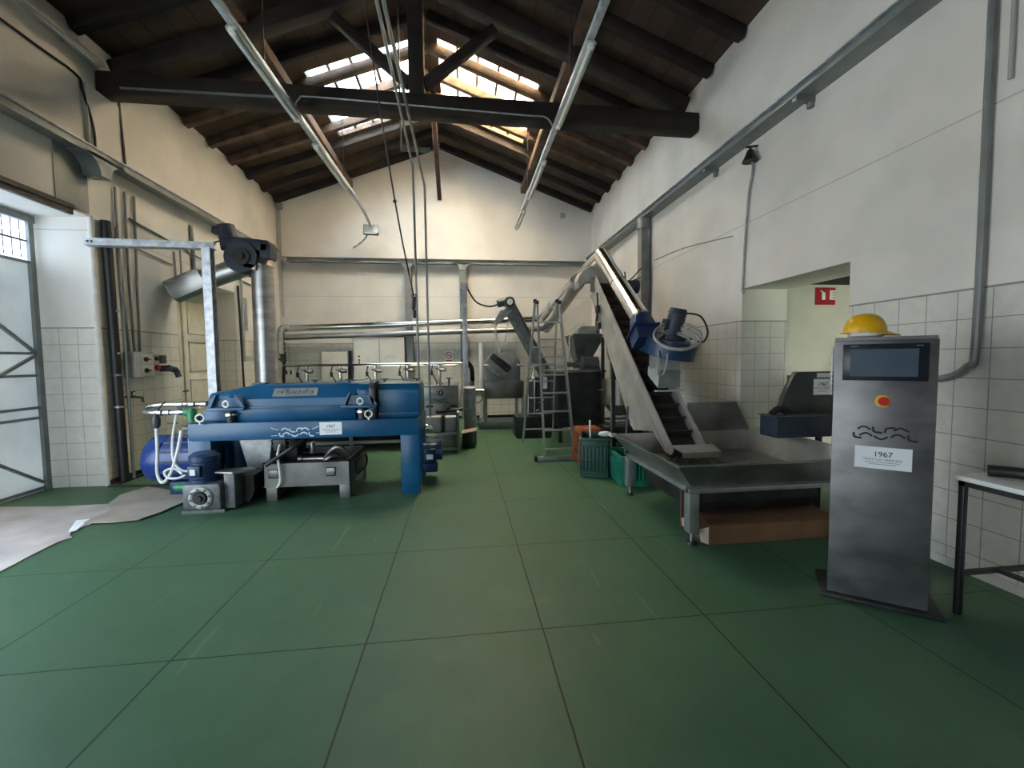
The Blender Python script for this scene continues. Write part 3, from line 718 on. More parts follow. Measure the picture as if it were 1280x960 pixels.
MB().cyl((LW + .10, 6.53, 1.45), (LW + .135, 6.53, 1.45), .035).build('stop_button', 'red', t)
MB().cyl((LW + .10, 6.53, 1.57), (LW + .118, 6.53, 1.57), .03).build('knob', 'blackp', t)
mb = MB().box(LW, LW + .07, 6.66, 6.80, 1.5, 1.62, .012).cyl((LW + .03, 6.70, 1.43), (LW + .16, 6.74, 1.43), .045).cyl((LW + .1, 6.75, 1.44), (LW + .15, 6.86, 1.40), .045).cyl((LW + .15, 6.86, 1.40), (LW + .17, 6.88, 1.30), .04)
mb.build('plug', 'darkg', t)
t = thing('wall_tap', 'small brass tap low on the wall beside the black pipe', 'tap', (LW, 6.05, 1.0))
MB().cyl((LW, 6.08, 1.07), (LW + .12, 6.08, 1.07), .018).cyl((LW + .10, 6.08, 1.07), (LW + .12, 6.2, 1.05), .016).cyl((LW + .12, 6.2, 1.05), (LW + .12, 6.21, .99), .014).build('spout', 'iron', t)
MB().cyl((LW + .08, 6.08, 1.08), (LW + .08, 6.08, 1.13), .008).bar((LW + .08, 6.03, 1.135), (LW + .08, 6.13, 1.135), .015, .012).build('lever', 'soot', t)

# ---- passage-side wall services
RW = XR
t = thing('wall_siren', 'small dark bell-shaped siren on a thin upright conduit', 'siren', (RW - .08, 4.78, 3.75))
MB().lathe((RW - .09, 4.68, 3.74), (0, 0, 1), [(.085, 0), (.06, .05), (.04, .11), (.03, .13)]).build('bell', 'soot', t)
MB().bar((RW - .14, 4.68, 3.90), (RW, 4.68, 3.92), .03, .015).cyl((RW - .09, 4.68, 3.86), (RW - .09, 4.68, 3.90), .015).build('bracket', 'soot', t)
MB().tube([(RW - .07, 4.68, 3.74), (RW - .025, 4.72, 3.66), (RW - .025, 4.8, 3.3), (RW - .025, 4.86, 2.36), (RW - .02, 4.84, 2.30)], .014, 8, 4).build('conduit', 'zinc', t)
o = MB().tube([(RW - .03, 2.46, 4.6), (RW - .03, 2.46, 3.2), (RW - .03, 2.46, 1.62), (RW - .03, 2.5, 1.42), (RW - .03, 2.66, 1.33), (RW - .03, 2.9, 1.34)], .024, 10, 5).build('wall_conduit', 'grey'); tag(o, 'grey conduit down the tiled wall bending behind the touchscreen pillar', 'conduit')
o = MB().tube([(RW - .02, 2.36, 4.6), (RW - .02, 2.36, 3.2)], .012, 8, 0).build('wall_conduit', 'greyl'); tag(o, 'thin conduit on the upper wall above the table', 'conduit')
o = MB().tube([(RW - .008, 7.3, 3.22), (RW - .008, 6.3, 3.18), (RW - .008, 5.1, 3.02)], .006, 6, 3).build('wall_cable', 'grey'); tag(o, 'thin cable along the wall beyond the siren', 'cable')
o = MB().tube([(RW - .21, 7.41, 3.1), (RW - .5, 7.3, 2.85), (2.75, 7.0, 2.95)], .01, 6, 6).build('cable', 'black'); tag(o, 'upper black cable slung from the wall post to the conveyor head', 'cable')
o = MB().tube([(RW - .21, 7.41, 2.95), (RW - .6, 7.2, 2.75), (2.85, 6.9, 2.5)], .01, 6, 6).build('cable', 'black'); tag(o, 'lower black cable slung from the wall post to the conveyor motor', 'cable')
t = thing('fire_sign', 'red sign with white pictograms on the cream wall beyond the passage', 'sign', (5.08, 5.49, 2.2))
MB().box(4.93, 5.24, 5.488, 5.497, 2.22, 2.46).build('plate', 'redsign', t)
MB().box(5.005, 5.08, 5.484, 5.488, 2.40, 2.42).box(5.03, 5.08, 5.484, 5.488, 2.29, 2.42).build('extinguisher_pictogram', 'white', t)
mb = MB().box(5.15, 5.185, 5.484, 5.488, 2.29, 2.42)
for k in range(4): mb.box(5.185, 5.235, 5.484, 5.488, 2.29 + .035 * k, 2.315 + .035 * k)
mb.build('flame_pictogram', 'white', t)

# ---- galvanised gallows beside the blue machine
t = thing('steel_gallows', 'bright galvanised upright with a long cantilever beam beside the gate', 'frame', (-3.15, 5.86, 0))
mb = MB().box(-3.20, -3.19, 5.80, 5.91, .008, 2.94).box(-3.20, -3.10, 5.80, 5.808, .008, 2.94).box(-3.20, -3.10, 5.902, 5.91, .008, 2.94); mb.build('post', 'galv', t)
MB().rbox((-3.15, 5.855, .004), (.22, .22, .008)).build('base_plate', 'zinc', t)
b0, b1 = V((-4.34, 5.58, 2.93)), V((-3.08, 5.86, 2.98))
d = (b1 - b0).normalized(); sd = d.cross(V((0, 0, 1))).normalized()
mb = MB()
mb.bar(b0, b1, .012, .08, up=(0, 0, 1)).bar(b0 - sd * .06 + V((0, 0, .036)), b1 - sd * .06 + V((0, 0, .036)), .12, .008).bar(b0 - sd * .06 - V((0, 0, .036)), b1 - sd * .06 - V((0, 0, .036)), .12, .008)
mb.build('beam', 'galv', t)
mb = MB()
for k in (.03, .06): mb.cyl(b0.lerp(b1, k) + sd * .004, b0.lerp(b1, k) + sd * .014, .012)
mb.build('bolt', 'soot', t)

# ---- screw elevator: upright tube, slanting tube to the wall, motor on the head
t = thing('screw_elevator', 'stainless upright screw tube with a slanting discharge tube and navy motor head', 'conveyor', (-3.0, 7.0, 0))
MB().cyl((-3.02, 7.0, .35), (-3.0, 7.0, 3.0), .155, seg=28).build('upright_tube', 'steel', t)
mb = MB().cyl((-3.02, 7.0, 0.0), (-3.02, 7.0, .02), .22).cyl((-3.02, 7.0, .02), (-3.02, 7.0, .38), .17); mb.build('foot', 'steeld', t)
s0, s1 = V((-3.22, 7.0, 2.98)), V((-3.80, 7.0, 2.76))
s2 = V((-4.26, 7.0, 2.55))
MB().cyl(s0, s1, .15, seg=24).build('slanting_tube', 'steel', t)
dd = (s2 - s1).normalized(); n = V((0, 1, 0)).cross(dd).normalized()
if n.z < 0: n = -n
mb = MB()
prof = [(-.15, .13), (-.15, -.02), (-.10, -.12), (0, -.155), (.10, -.12), (.15, -.02), (.15, .13)]
mb.loft([[s1 + V((0, a, 0)) + n * b for a, b in prof], [s2 + V((0, a, 0)) + n * b for a, b in prof]]); mb.build('trough', 'steel', t)
MB().bar(s1 + n * .14, s2 + n * .14, .34, .02, up=n).build('trough_lid', 'steeld', t)
# head
MB().cyl((-3.22, 6.80, 3.06), (-3.22, 7.2, 3.06), .23, seg=28).build('gear_housing', 'navy', t)
MB().cyl((-3.2, 6.795, 3.06), (-3.2, 6.77, 3.06), .12, seg=20).cyl((-3.2, 6.77, 3.06), (-3.2, 6.74, 3.06), .05).build('bearing_cover', 'soot', t)
MB().rbox((-3.18, 7.0, 3.27), (.66, .30, .17), (0, math.radians(6), 0), .02).rbox((-2.90, 6.98, 3.17), (.16, .26, .22), (0, math.radians(6), 0), .02).build('belt_guard', 'navy', t)
MB().cyl((-3.44, 7.0, 3.22), (-3.50, 7.0, 3.56), .13, .12, 24).rbox((-3.6, 6.95, 3.47), (.10, .12, .10), (0, .1, 0), .01).build('motor', 'navy', t)
MB().tube([(-3.52, 6.86, 3.3), (-3.60, 6.8, 3.22), (-3.58, 6.8, 3.05)], .012, 8, 6).build('cable', 'black', t)
MB().cyl((-3.0, 7.0, 2.98), (-2.98, 7.0, 3.10), .17, .13).rbox((-3.1, 6.86, 2.93), (.2, .12, .1), (0, .2, 0), .02).build('head_clamp', 'steeld', t)

# ================================================================== BLUE DECANTER
t = dec = thing('decanter_centrifuge', 'big blue decanter centrifuge on a blue portal frame', 'machine', (-1.7, 5.3, 0))
FY, BY = 4.85, 5.72
mb = MB().box(-2.90, -.49, FY, FY + .12, .665, .855, .008).box(-2.90, -.49, BY - .12, BY, .665, .855, .008)
mb.box(-2.90, -2.70, FY + .12, BY - .12, .665, .855, .006).box(-.69, -.49, FY + .12, BY - .12, .665, .855, .006)
mb.build('frame', 'blue', t)
for x0, x1, y0, y1 in ((-.70, -.49, FY, FY + .2), (-.70, -.49, BY - .2, BY), (-2.90, -2.68, FY, FY + .2), (-2.90, -2.68, BY - .2, BY)):
    MB().box(x0, x1, y0, y1, 0, .672, .008).build('leg', 'blue', t)
# lower casing
MB().prism([(4.96, .84), (4.93, 1.0), (5.66, 1.0), (5.62, .84)], 'x', -2.55, -1.2, .008).build('lower_casing', 'blue', t)
MB().box(-2.6, -1.05, 4.90, 5.69, .998, 1.018, .004).build('casing_flange', 'blue', t)
prof = [(4.93, 1.018), (4.94, 1.10), (5.08, 1.245), (5.50, 1.245), (5.64, 1.10), (5.66, 1.018)]
mb = MB().loft([[V((-1.18, y, z)) for y, z in prof], [V((-2.32, y, z)) for y, z in prof], [V((-2.56, 5.3 + (y - 5.3) * .92, 1.018 + (z - 1.018) * .78)) for y, z in prof]])
cov = mb.build('cover', 'blue', t)
MB().box(-1.45, -1.3, 5.1, 5.2, 1.243, 1.262, .005).box(-2.4, -2.26, 5.2, 5.32, 1.243, 1.265, .006).build('cover_clamp', 'blue', cov)
# name plate on the sloping face of the cover
sl = V((0, 5.08 - 4.94, 1.245 - 1.10)).normalized(); nn = V((0, -sl.z, sl.y))
pc = V((-1.85, 5.0, 1.162)) + nn * .004
pl = MB().rbox(pc, (.47, .115, .006), Matrix((V((1, 0, 0)), sl, nn)).transposed()).build('name_plate', 'zinc', t)
text_mesh('plate_lettering', 'CK TLGL.E.07.16', .056, pc + nn * .004 - sl * .02, (1, 0, 0), sl, 'ink', pl)
logo((-1.98, FY - .002, .685), (1, 0, 0), (0, 0, 1), .36, 'logow', t, .0075, wings=True)
notice(t, (-1.445, FY - .002, .768), (1, 0, 0), (0, 0, 1), .235, .14)
# drive side
mb = MB()
prof = [(4.95, .855), (4.95, 1.18), (5.0, 1.245), (5.55, 1.245), (5.62, 1.18), (5.62, .855)]
mb.prism(prof, 'x', -.955, -.495, .012).box(-.95, -.50, 4.942, 4.952, 1.14, 1.15).box(-.95, -.50, 4.942, 4.952, .90, .91)
gd = mb.build('belt_guard', 'blue', t)
MB().bar((-.94, 5.0, 1.25), (-.5, 5.0, 1.25), .05, .02, .004).build('edge_strip', 'greyl', gd)
MB().prism(prof, 'x', -1.18, -1.04, .01).build('bearing_housing', 'blue', t)
mb = MB().prism([(4.86, .86), (4.86, 1.20), (4.91, 1.27), (5.1, 1.29), (5.1, .86)], 'x', -1.035, -.965, .015); mb.build('bearing_strap', 'darkg', t)
# end nose and shaft
MB().cyl((-2.86, 5.3, 1.04), (-2.50, 5.3, 1.07), .115, .15, 26).ball((-2.86, 5.3, 1.04), .115, (.35, 1, 1)).build('end_cap', 'blue', t)
MB().prism([(-2.9, .855), (-2.9, .90), (-2.78, 1.0), (-2.5, 1.0), (-2.5, .855)], 'y', 5.0, 5.6, .006).build('end_bearing', 'blue', t)
MB().cyl((-3.22, 5.3, 1.02), (-2.86, 5.3, 1.04), .028).build('feed_tube', 'chrome', t)
# lifting brackets with eyes and rubber mounts
for bx in (-2.52, -1.14):
    br = MB()
    for s in (-1, 1):
        br.prism([(bx + s * .15 - .0, 1.018), (bx + s * .15 + s * .045, 1.018), (bx + s * .10, 1.16), (bx + s * .09, 1.16)], 'y', 4.86, 4.94)
    br.box(bx - .19, bx + .19, 4.84, 4.94, .985, 1.02, .006).box(bx - .13, bx + .13, 4.92, 4.945, 1.018, 1.12)
    b_ = br.build('lifting_bracket', 'blue', t)
    MB().torus((bx + .02, 4.83, 1.062), (.25, 1, 0), .033, .009).build('lifting_eye', 'whitep', b_)
    MB().cyl((bx + .02, 4.93, .855), (bx + .02, 4.93, .985), .05).build('rubber_mount', 'black', b_)
    MB().cyl((bx + .02, 4.93, .93), (bx + .02, 4.93, .955), .07).build('mount_washer', 'chrome', b_)
for ex in (-2.755, -1.03):
    MB().torus((ex, 4.82, .92), (-.2, 1, 0), .038, .010).cyl((ex, 4.82, .855), (ex, 4.82, .878), .012).build('lifting_eye', 'whitep', t)
# main motor at the feed end, small motor at the drive end, hanging chute
mb = MB().cyl((-3.50, 5.35, .40), (-2.92, 5.35, .40), .255, seg=32).lathe((-3.50, 5.35, .40), (-1, 0, 0), [(.27, -.12), (.27, .0), (.25, .05), (.15, .07), (0, .072)], 32)
mm = mb.build('main_motor', 'bluem', t)
mb = MB()
for k in range(14):
    a = 2 * PI * k / 14; mb.bar((-3.36, 5.35 + .262 * math.cos(a), .40 + .262 * math.sin(a)), (-2.95, 5.35 + .262 * math.cos(a), .40 + .262 * math.sin(a)), .012, .02)
mb.build('cooling_fins', 'blued', mm)
MB().box(-3.3, -3.0, 5.15, 5.55, 0, .16, .01).build('motor_foot', 'blued', t)
mb = MB().cyl((-.50, 5.45, .36), (-.34, 5.45, .36), .10).box(-.49, -.34, 5.34, 5.5, .22, .40, .015); mb.build('drive_motor', 'blued', t)
MB().cyl((-.34, 5.42, .36), (-.27, 5.42, .36), .115, seg=24).box(-.34, -.28, 5.36, 5.44, .42, .49, .01).build('motor_fan_cover', 'blued', t)
MB().box(-.50, -.33, 5.36, 5.60, .10, .21, .01).build('motor_bracket', 'blued', t)
MB().box(-.46, -.38, 5.33, 5.338, .27, .33).build('rating_plate', 'label', t)
MB().prism([(-2.50, .66), (-2.14, .66), (-2.2, .26), (-2.40, .26)], 'y', 5.05, 5.45, .006).build('discharge_chute', 'zinc', t)
MB().prism([(-2.14, .66), (-1.95, .66), (-2.0, .12), (-2.2, .2)], 'y', 5.3, 5.6, .006).build('solids_chute', 'soot', t)

# ---- pomace screw with gear motor in front of the decanter's feed end
t = thing('screw_conveyor', 'low dark screw trough with a blue gear motor in front of the blue machine', 'conveyor', (-2.5, 4.65, 0))
mb = MB().box(-2.78, -2.42, 4.50, 4.78, .03, .30, .03).box(-2.80, -2.40, 4.52, 4.74, 0, .03); mb.build('gearbox', 'iron', t)
MB().torus((-2.60, 4.495, .165), (0, 1, 0), .088, .024, 32).build('flange_ring', 'greyl', t)
MB().cyl((-2.60, 4.51, .165), (-2.60, 4.46, .165), .06).cyl((-2.60, 4.46, .165), (-2.60, 4.44, .165), .03).build('shaft_hub', 'black', t)
mb = MB()
for k in range(8):
    a = 2 * PI * k / 8 + .2; mb.cyl((-2.60 + .09 * math.cos(a), 4.475, .165 + .09 * math.sin(a)), (-2.60 + .09 * math.cos(a), 4.462, .165 + .09 * math.sin(a)), .011, seg=8)
mb.build('flange_bolt', 'iron', t)
mt = MB().lathe((-2.64, 4.66, .30), (0, 0, 1), [(.14, 0), (.14, .03), (.125, .04), (.125, .20), (.135, .21), (.135, .26), (.10, .29), (.0, .295)], 28).box(-2.72, -2.6, 4.5, 4.56, .36, .48, .015).build('motor', 'blued', t)
MB().box(-2.69, -2.64, 4.492, 4.50, .39, .45).build('rating_plate', 'label', mt)
tr0, tr1 = V((-2.36, 4.74, .16)), V((-2.32, 5.75, .18))
tr_d = (tr1 - tr0).normalized(); tr_s = tr_d.cross(V((0, 0, 1))).normalized()
mb = MB(); pr_ = [(-.15, .15), (-.15, -.02), (-.1, -.13), (.1, -.13), (.15, -.02), (.15, .15)]
mb.loft([[p + tr_s * a + V((0, 0, b)) for a, b in pr_] for p in (tr0, tr1)]); mb.build('trough', 'soot', t)
MB().rbox((-2.37, 4.66, .20), (.10, .18, .36), None, .008).build('end_plate', 'iron', t)
MB().tube([(-2.36, 4.68, .385), (-2.2, 4.75, .40), (-2.05, 4.95, .42)], .0, 6, 0) if False else None
MB().prism([(-2.50, 4.56), (-2.30, 4.50), (-2.12, 4.62), (-2.2, 4.72), (-2.48, 4.68)], 'z', .385, .405, .005).build('lid_plate', 'steeld', t)
MB().cyl((-2.79, 4.66, .23), (-2.92, 4.66, .235), .04).cyl((-2.92, 4.66, .235), (-2.94, 4.66, .235), .025).build('green_valve', 'greenv', t)
MB().box(-2.87, -2.80, 4.68, 4.78, 0, .22, .006).build('support_foot', 'blue', t)
o = MB().tube([(-2.08, 4.72, .41), (-1.95, 4.74, .50), (-1.78, 4.76, .61), (-1.72, 4.98, .66)], .022, 10, 6).build('hose', 'black'); tag(o, 'black hose rising from the dark screw trough to the blue frame', 'hose')

# ---- stainless tank under the decanter
t = thing('collection_tank', 'open stainless tank on square feet beneath the blue machine', 'tank', (-1.7, 5.2, 0))
TX0, TX1, TY0, TY1, TZ0, TZ1 = -2.14, -1.24, 4.79, 5.62, .165, .42
mb = MB().box(TX0, TX1, TY0, TY0 + .012, TZ0, TZ1).box(TX0, TX1, TY1 - .012, TY1, TZ0, TZ1).box(TX0, TX0 + .012, TY0, TY1, TZ0, TZ1).box(TX1 - .012, TX1, TY0, TY1, TZ0, TZ1).box(TX0, TX1, TY0, TY1, TZ0 - .012, TZ0)
mb.box(TX0, TX1, TY0, TY0 + .04, TZ1 - .01, TZ1).box(TX0, TX1, TY1 - .04, TY1, TZ1 - .01, TZ1).box(TX1 - .04, TX1, TY0, TY1, TZ1 - .01, TZ1); mb.build('basin', 'tankm', t)
for x in (-2.12, -1.36):
    for y in (4.80, 5.48): MB().box(x, x + .11, y, y + .11, 0, .155, .004).build('foot', 'tankm', t)
for x in (-2.03, -1.44):
    lt = MB().box(x - .05, x + .05, TY0 - .006, TY0, .27, .35, .002).build('latch', 'steeld', t)
    MB().tube([(x - .045, TY0 - .02, .35), (x + .045, TY0 - .02, .35), (x + .045, TY0 - .02, .262), (x - .045, TY0 - .02, .262)], .006, 6, 0, True).build('latch_ring', 'soot', lt)
MB().tube([(TX1 + .03, 4.95, .36), (TX1 + .03, 5.4, .36), (TX1 + .03, 5.45, .22), (TX1 + .03, 5.0, .22)], .012, 8, 4, True).build('side_handle', 'soot', t)
mb = MB().cyl((-1.86, 5.2, .36), (-1.62, 5.2, .36), .075).cyl((-1.9, 5.2, .36), (-1.86, 5.2, .36), .1).cyl((-1.76, 5.2, .36), (-1.76, 5.2, .56), .03).box(-1.9, -1.6, 5.1, 5.3, .153, .29, .01); o = mb.build('transfer_pump', 'chrome'); tag(o, 'small stainless pump sitting inside the tank under the blue machine', 'pump')
o = MB().tube([(-1.62, 5.15, .22), (-1.55, 5.05, .42), (-1.42, 5.0, .53), (-1.33, 5.05, .42), (-1.32, 5.15, .21)], .032, 12, 8).build('hose', 'steeld'); tag(o, 'thick grey hose arching up out of the tank beneath the blue machine', 'hose')
o = MB().tube([(-1.75, 5.0, .2), (-1.6, 4.93, .33), (-1.44, 4.94, .44), (-1.34, 5.2, .21)], .028, 12, 8).build('hose', 'steeld'); tag(o, 'lower grey hose lying across the front of the tank beneath the blue machine', 'hose')
o = MB().box(-2.06, -1.93, 4.87, 4.97, .53, .66, .01).box(-2.10, -1.89, 4.9, 4.93, .57, .585).box(-2.10, -1.89, 4.9, 4.93, .63, .645).build('terminal_box', 'soot', dec)
o = MB().tube([(-1.985, 4.86, .60), (-1.97, 4.755, .50), (-1.955, 4.755, .36), (-1.955, 4.756, .22), (-1.99, 4.76, .16)], .014, 10, 6).build('cable', 'whitep'); tag(o, 'white cable hanging down the front of the stainless tank', 'cable')

# ---- water feed manifold at the machine's feed end
t = thing('water_manifold', 'stainless pipework with green valve, clear filter and white hoses at the machine end', 'pipework', (-2.95, 4.95, .9))
MB().tube([(-2.86, 5.22, 1.035), (-3.2, 5.2, 1.035), (-3.42, 5.2, 1.03), (-3.50, 5.15, .99), (-3.42, 5.05, .965), (-3.2, 5.02, .965), (-2.95, 5.0, .97)], .02, 10, 5).build('feed_loop', 'chrome', t)
mb = MB()
for x in (-3.0, -3.1, -3.22, -3.3): mb.cyl((x, 5.02, .967), (x + .05, 5.02, .967), .032)
for x in (-2.95, -3.08, -3.2): mb.cyl((x, 5.2, 1.035), (x + .06, 5.2, 1.035), .032)
mb.build('pipe_union', 'chrome', t)
MB().bar((-3.28, 5.0, 1.0), (-3.18, 4.97, 1.09), .012, .014).bar((-3.06, 4.98, 1.0), (-2.95, 4.96, 1.06), .012, .012).bar((-3.16, 4.95, .86), (-3.04, 4.93, .86), .012, .012).bar((-3.1, 4.93, .70), (-2.85, 4.92, .70), .01, .01).build('valve_lever', 'soot', t)
MB().cyl((-3.0, 5.0, .968), (-2.90, 4.98, .968), .042).cyl((-2.92, 4.97, .985), (-2.92, 4.97, .87), .045).build('valve_body', 'greenv', t)
MB().cyl((-2.92, 4.95, .86), (-2.92, 4.95, .80), .03).box(-2.99, -2.86, 4.90, 5.0, .78, .82, .01).cyl((-2.9, 4.93, .70), (-2.9, 4.93, .78), .035).build('regulator', 'iron', t)
MB().cyl((-2.875, 4.90, .52), (-2.875, 4.90, .70), .05).build('filter_bowl', 'clear', t)
MB().cyl((-2.875, 4.90, .53), (-2.875, 4.90, .69), .03).build('filter_core', 'whitep', t)
MB().lathe((-3.30, 5.0, .80), (0, 0, 1), [(.02, 0), (.04, .03), (.042, .10), (.02, .15), (.018, .17)]).build('rubber_cuff', 'darkg', t)
MB().tube([(-3.30, 5.0, .82), (-3.29, 4.98, .55), (-3.27, 4.93, .33), (-3.18, 4.86, .24), (-3.08, 4.84, .34), (-3.02, 4.86, .55), (-3.0, 4.92, .78)], .017, 10, 7).build('hose', 'hose', t)
MB().tube([(-3.06, 4.95, .95), (-3.08, 4.9, .7), (-3.06, 4.86, .48), (-2.98, 4.83, .38), (-2.90, 4.83, .36), (-2.86, 4.86, .43), (-2.87, 4.89, .52)], .014, 10, 7).build('hose', 'hose', t)
MB().tube([(-2.86, 4.72, .345), (-2.98, 4.78, .30), (-3.1, 4.82, .30), (-3.14, 4.84, .36), (-3.05, 4.84, .39), (-2.93, 4.78, .34)], .012, 10, 6).build('hose', 'hose', t)

# ---- cardboard on the floor
def sheet(poly, z0, t, name, m, lab, cat='cardboard'):
    o = MB().prism(poly, 'z', z0, z0 + t).build(name, m, smooth=False); tag(o, lab, cat); return o
sheet([(-4.6, 2.2), (-3.2, 2.6), (-3.35, 3.42), (-3.39, 3.69), (-3.41, 3.95), (-3.37, 4.02), (-3.44, 4.08), (-3.52, 4.2), (-3.47, 4.33), (-3.51, 4.45), (-3.46, 4.66), (-3.48, 4.88), (-3.78, 4.95), (-4.24, 4.94), (-4.89, 5.02), (-5.0, 4.7), (-5.0, 2.4)], .001, .009, 'cardboard_sheet', 'cardp', 'large pale trodden cardboard sheet on the floor by the gate')
sheet([(-3.56, 4.36), (-3.30, 4.34), (-3.09, 4.38), (-3.02, 4.57), (-2.98, 4.94), (-3.31, 5.29), (-3.8, 5.55), (-3.88, 5.25), (-3.77, 4.94), (-3.58, 4.70)], .011, .009, 'cardboard_sheet', 'card', 'brown cardboard sheet lapped over the pale one, near the blue machine')
sheet([(-3.50, 4.14), (-3.46, 4.17), (-3.58, 4.46), (-3.68, 4.44)], .0105, .008, 'paper_scrap', 'white', 'small white paper scrap on the pale cardboard edge', 'paper')
# shallow dark drain channel by the wall
o = MB().bar((XL + .05, 5.68, .011), (-3.35, 5.57, .011), .06, .02).box(XL + .03, XL + .10, 5.75, 7.2, .001, .02).build('floor_channel', 'soot'); tag(o, 'dark metal channel strip on the floor along the wall and behind the cardboard', 'channel')
# ================================================================== TOUCHSCREEN PILLAR
p0, p1 = V((2.266, 2.372, 0)), V((2.640, 2.085, 0))
px = (p1 - p0).normalized(); py = V((0, 0, 1)).cross(px).normalized(); pz = V((0, 0, 1))   # px along the face, py away from the viewer
pw, pd, ph = (p1 - p0).length, .28, 1.61
RP = Matrix((px, py, pz)).transposed()
def pp(u, v, z): return p0 + px * u + py * v + pz * z
pil = thing('control_pillar', 'stainless control pillar with touchscreen, red stop button and paper notice', 'control panel', p0.lerp(p1, .5))
MB().rbox(pp(pw / 2 + .015, pd / 2 - .01, .012), (pw + .10, pd + .08, .022), RP, .006).build('base_plate', 'soot', pil)
MB().loft([[pp(u, v, z) for u, v in ((.004, 0), (pw - .004, 0), (pw - .004, pd), (.055, pd))] for z in (.023, ph)]).build('body', 'pillarm', pil)
MB().rbox(pp(pw / 2, -.008, .03 + (ph - .05) / 2), (pw - .004, .014, ph - .05), RP, .004).build('door', 'pillarm', pil)
sb = MB().rbox(pp(pw / 2, -.018, 1.46), (.385, .008, .215), RP, .003).build('bezel', 'bezel', pil)
MB().rbox(pp(pw / 2 - .005, -.0225, 1.457), (.305, .002, .160), RP).build('screen', 'screen', sb)
MB().rbox(pp(pw / 2 - .14, -.0225, 1.555), (.035, .002, .005), RP).rbox(pp(pw / 2 + .15, -.0225, 1.555), (.03, .002, .004), RP).build('bezel_print', 'inkg', sb)
eb = MB().cyl(pp(pw / 2, -.012, 1.232), pp(pw / 2, -.022, 1.232), .036, seg=28).build('stop_ring', 'yellowr', pil)
MB().cyl(pp(pw / 2, -.02, 1.232), pp(pw / 2, -.034, 1.232), .018).cyl(pp(pw / 2, -.034, 1.232), pp(pw / 2, -.052, 1.232), .026, .024, 24).build('stop_button', 'red', eb)
logo(pp(.105, -.017, 1.0), px, pz, .29, 'ink', pil, .0055)
notice(pil, pp(.245, -.0165, .895), (px + pz * -.012), pz, .26, .13)
mb = MB()
for k in range(10): mb.cyl(pp(-.006, .004, 1.26 + .03 * k), pp(-.006, .004, 1.284 + .03 * k), .008, seg=10)
mb.build('hinge', 'zinc', pil)
# helmet
hp = pp(.165, .14, ph + .002)
t = thing('hard_hat', 'yellow hard hat resting on top of the stainless control pillar', 'helmet', hp)
rings = []
for z, s in ((.035, 1.0), (.06, .985), (.09, .92), (.12, .78), (.14, .58), (.152, .33), (.156, .05)):
    rings.append([hp + px * (.108 * s * math.cos(a)) + py * (.09 * s * math.sin(a)) + pz * z * .95 for a in [2 * PI * k / 28 for k in range(28)]])
inner = [[hp + (q - hp) * .96 + pz * (-.002) for q in r] for r in rings]
mb = MB().loft(list(reversed(inner))[1:] + rings, False)
mb.build('shell', 'yellow', t)
mb = MB(); ra, rb = [], []
for k in range(28):
    a = 2 * PI * k / 28; c_ = math.cos(a); ext = .012 + (.05 if c_ > .3 else 0) * max(0, c_) ** 1.2
    ra.append(hp + px * ((.108 + ext) * c_) + py * ((.09 + .012) * math.sin(a)) + pz * (.034 - (.022 * max(0, c_) if ext > .02 else 0)))
    rb.append(hp + px * (.103 * c_) + py * (.086 * math.sin(a)) + pz * .036)
mb.loft([rb, ra, [q - pz * .006 for q in ra], [q - pz * .006 for q in rb]], False, True); mb.build('brim', 'yellow', t)
mb = MB().tube([hp + px * (.01 + .07 * math.cos(a)) + py * (.07 * math.sin(a)) + pz * .022 for a in [2 * PI * k / 16 for k in range(16)]], .021, 8, 0, True); mb.build('head_band', 'whitep', t)

# ---- table with the things on it
t = thing('work_table', 'small table with white top and black steel frame by the tiled wall', 'table', (3.0, 1.9, 0))
tA, tB = V((2.72, 2.16, 0)), V((3.36, 1.30, 0))
tx0, tx1, ty0, ty1, tz = 2.79, 3.38, .95, 2.11, .815
MB().box(tx0, tx1, ty0, ty1, tz - .028, tz, .006).build('tabletop', 'whitep', t)
MB().box(tx0 + .02, tx0 + .05, ty0 + .02, ty1 - .02, tz - .06, tz - .029).box(tx1 - .05, tx1 - .02, ty0 + .02, ty1 - .02, tz - .06, tz - .029).box(tx0 + .02, tx1 - .02, ty1 - .05, ty1 - .02, tz - .06, tz - .029).box(tx0 + .02, tx1 - .02, ty0 + .02, ty0 + .05, tz - .06, tz - .029).build('apron', 'blackp', t)
for x in (tx0 + .02, tx1 - .05):
    for y in (ty0 + .02, ty1 - .05): MB().box(x, x + .03, y, y + .03, 0, tz - .06, .003).build('leg', 'blackp', t)
MB().box(tx0 + .05, tx1 - .05, ty1 - .045, ty1 - .02, .23, .255).box((tx0 + tx1) / 2 - .012, (tx0 + tx1) / 2 + .012, ty0 + .05, ty1 - .045, .23, .255).build('stretcher', 'blackp', t)
o = MB().tube([(2.93, 2.04, tz + .032), (3.0, 1.95, tz + .036), (3.03, 1.84, tz + .034), (3.05, 1.74, tz + .028)], .032, 12, 6).build('black_bundle', 'black'); tag(o, 'rolled black bundle lying along the white tabletop', 'bundle')
mb = MB(); rr = []
for k in range(9):
    q = k / 8; c = V((3.04 - .01 * k, 1.74 - .05 * k, tz + .002)); wv = .05 + .07 * math.sin(PI * min(1, q + .12))
    rr.append([c + V((wv * math.cos(a) * (1 + .15 * math.sin(3 * a + k)), 0, .0 + (.075 * math.sin(PI * min(1, q + .2)) + .006) * max(0, math.sin(a)) * (1 + .2 * math.sin(5 * a + 2 * k)))) for a in [2 * PI * i / 20 for i in range(20)]])
mb.loft(rr); tag(mb.build('plastic_bag', 'bag'), 'crumpled blue plastic bag on the white tabletop', 'bag')
t = thing('small_carton', 'white carton standing on the table against the wall', 'box', (3.28, 1.95, tz))
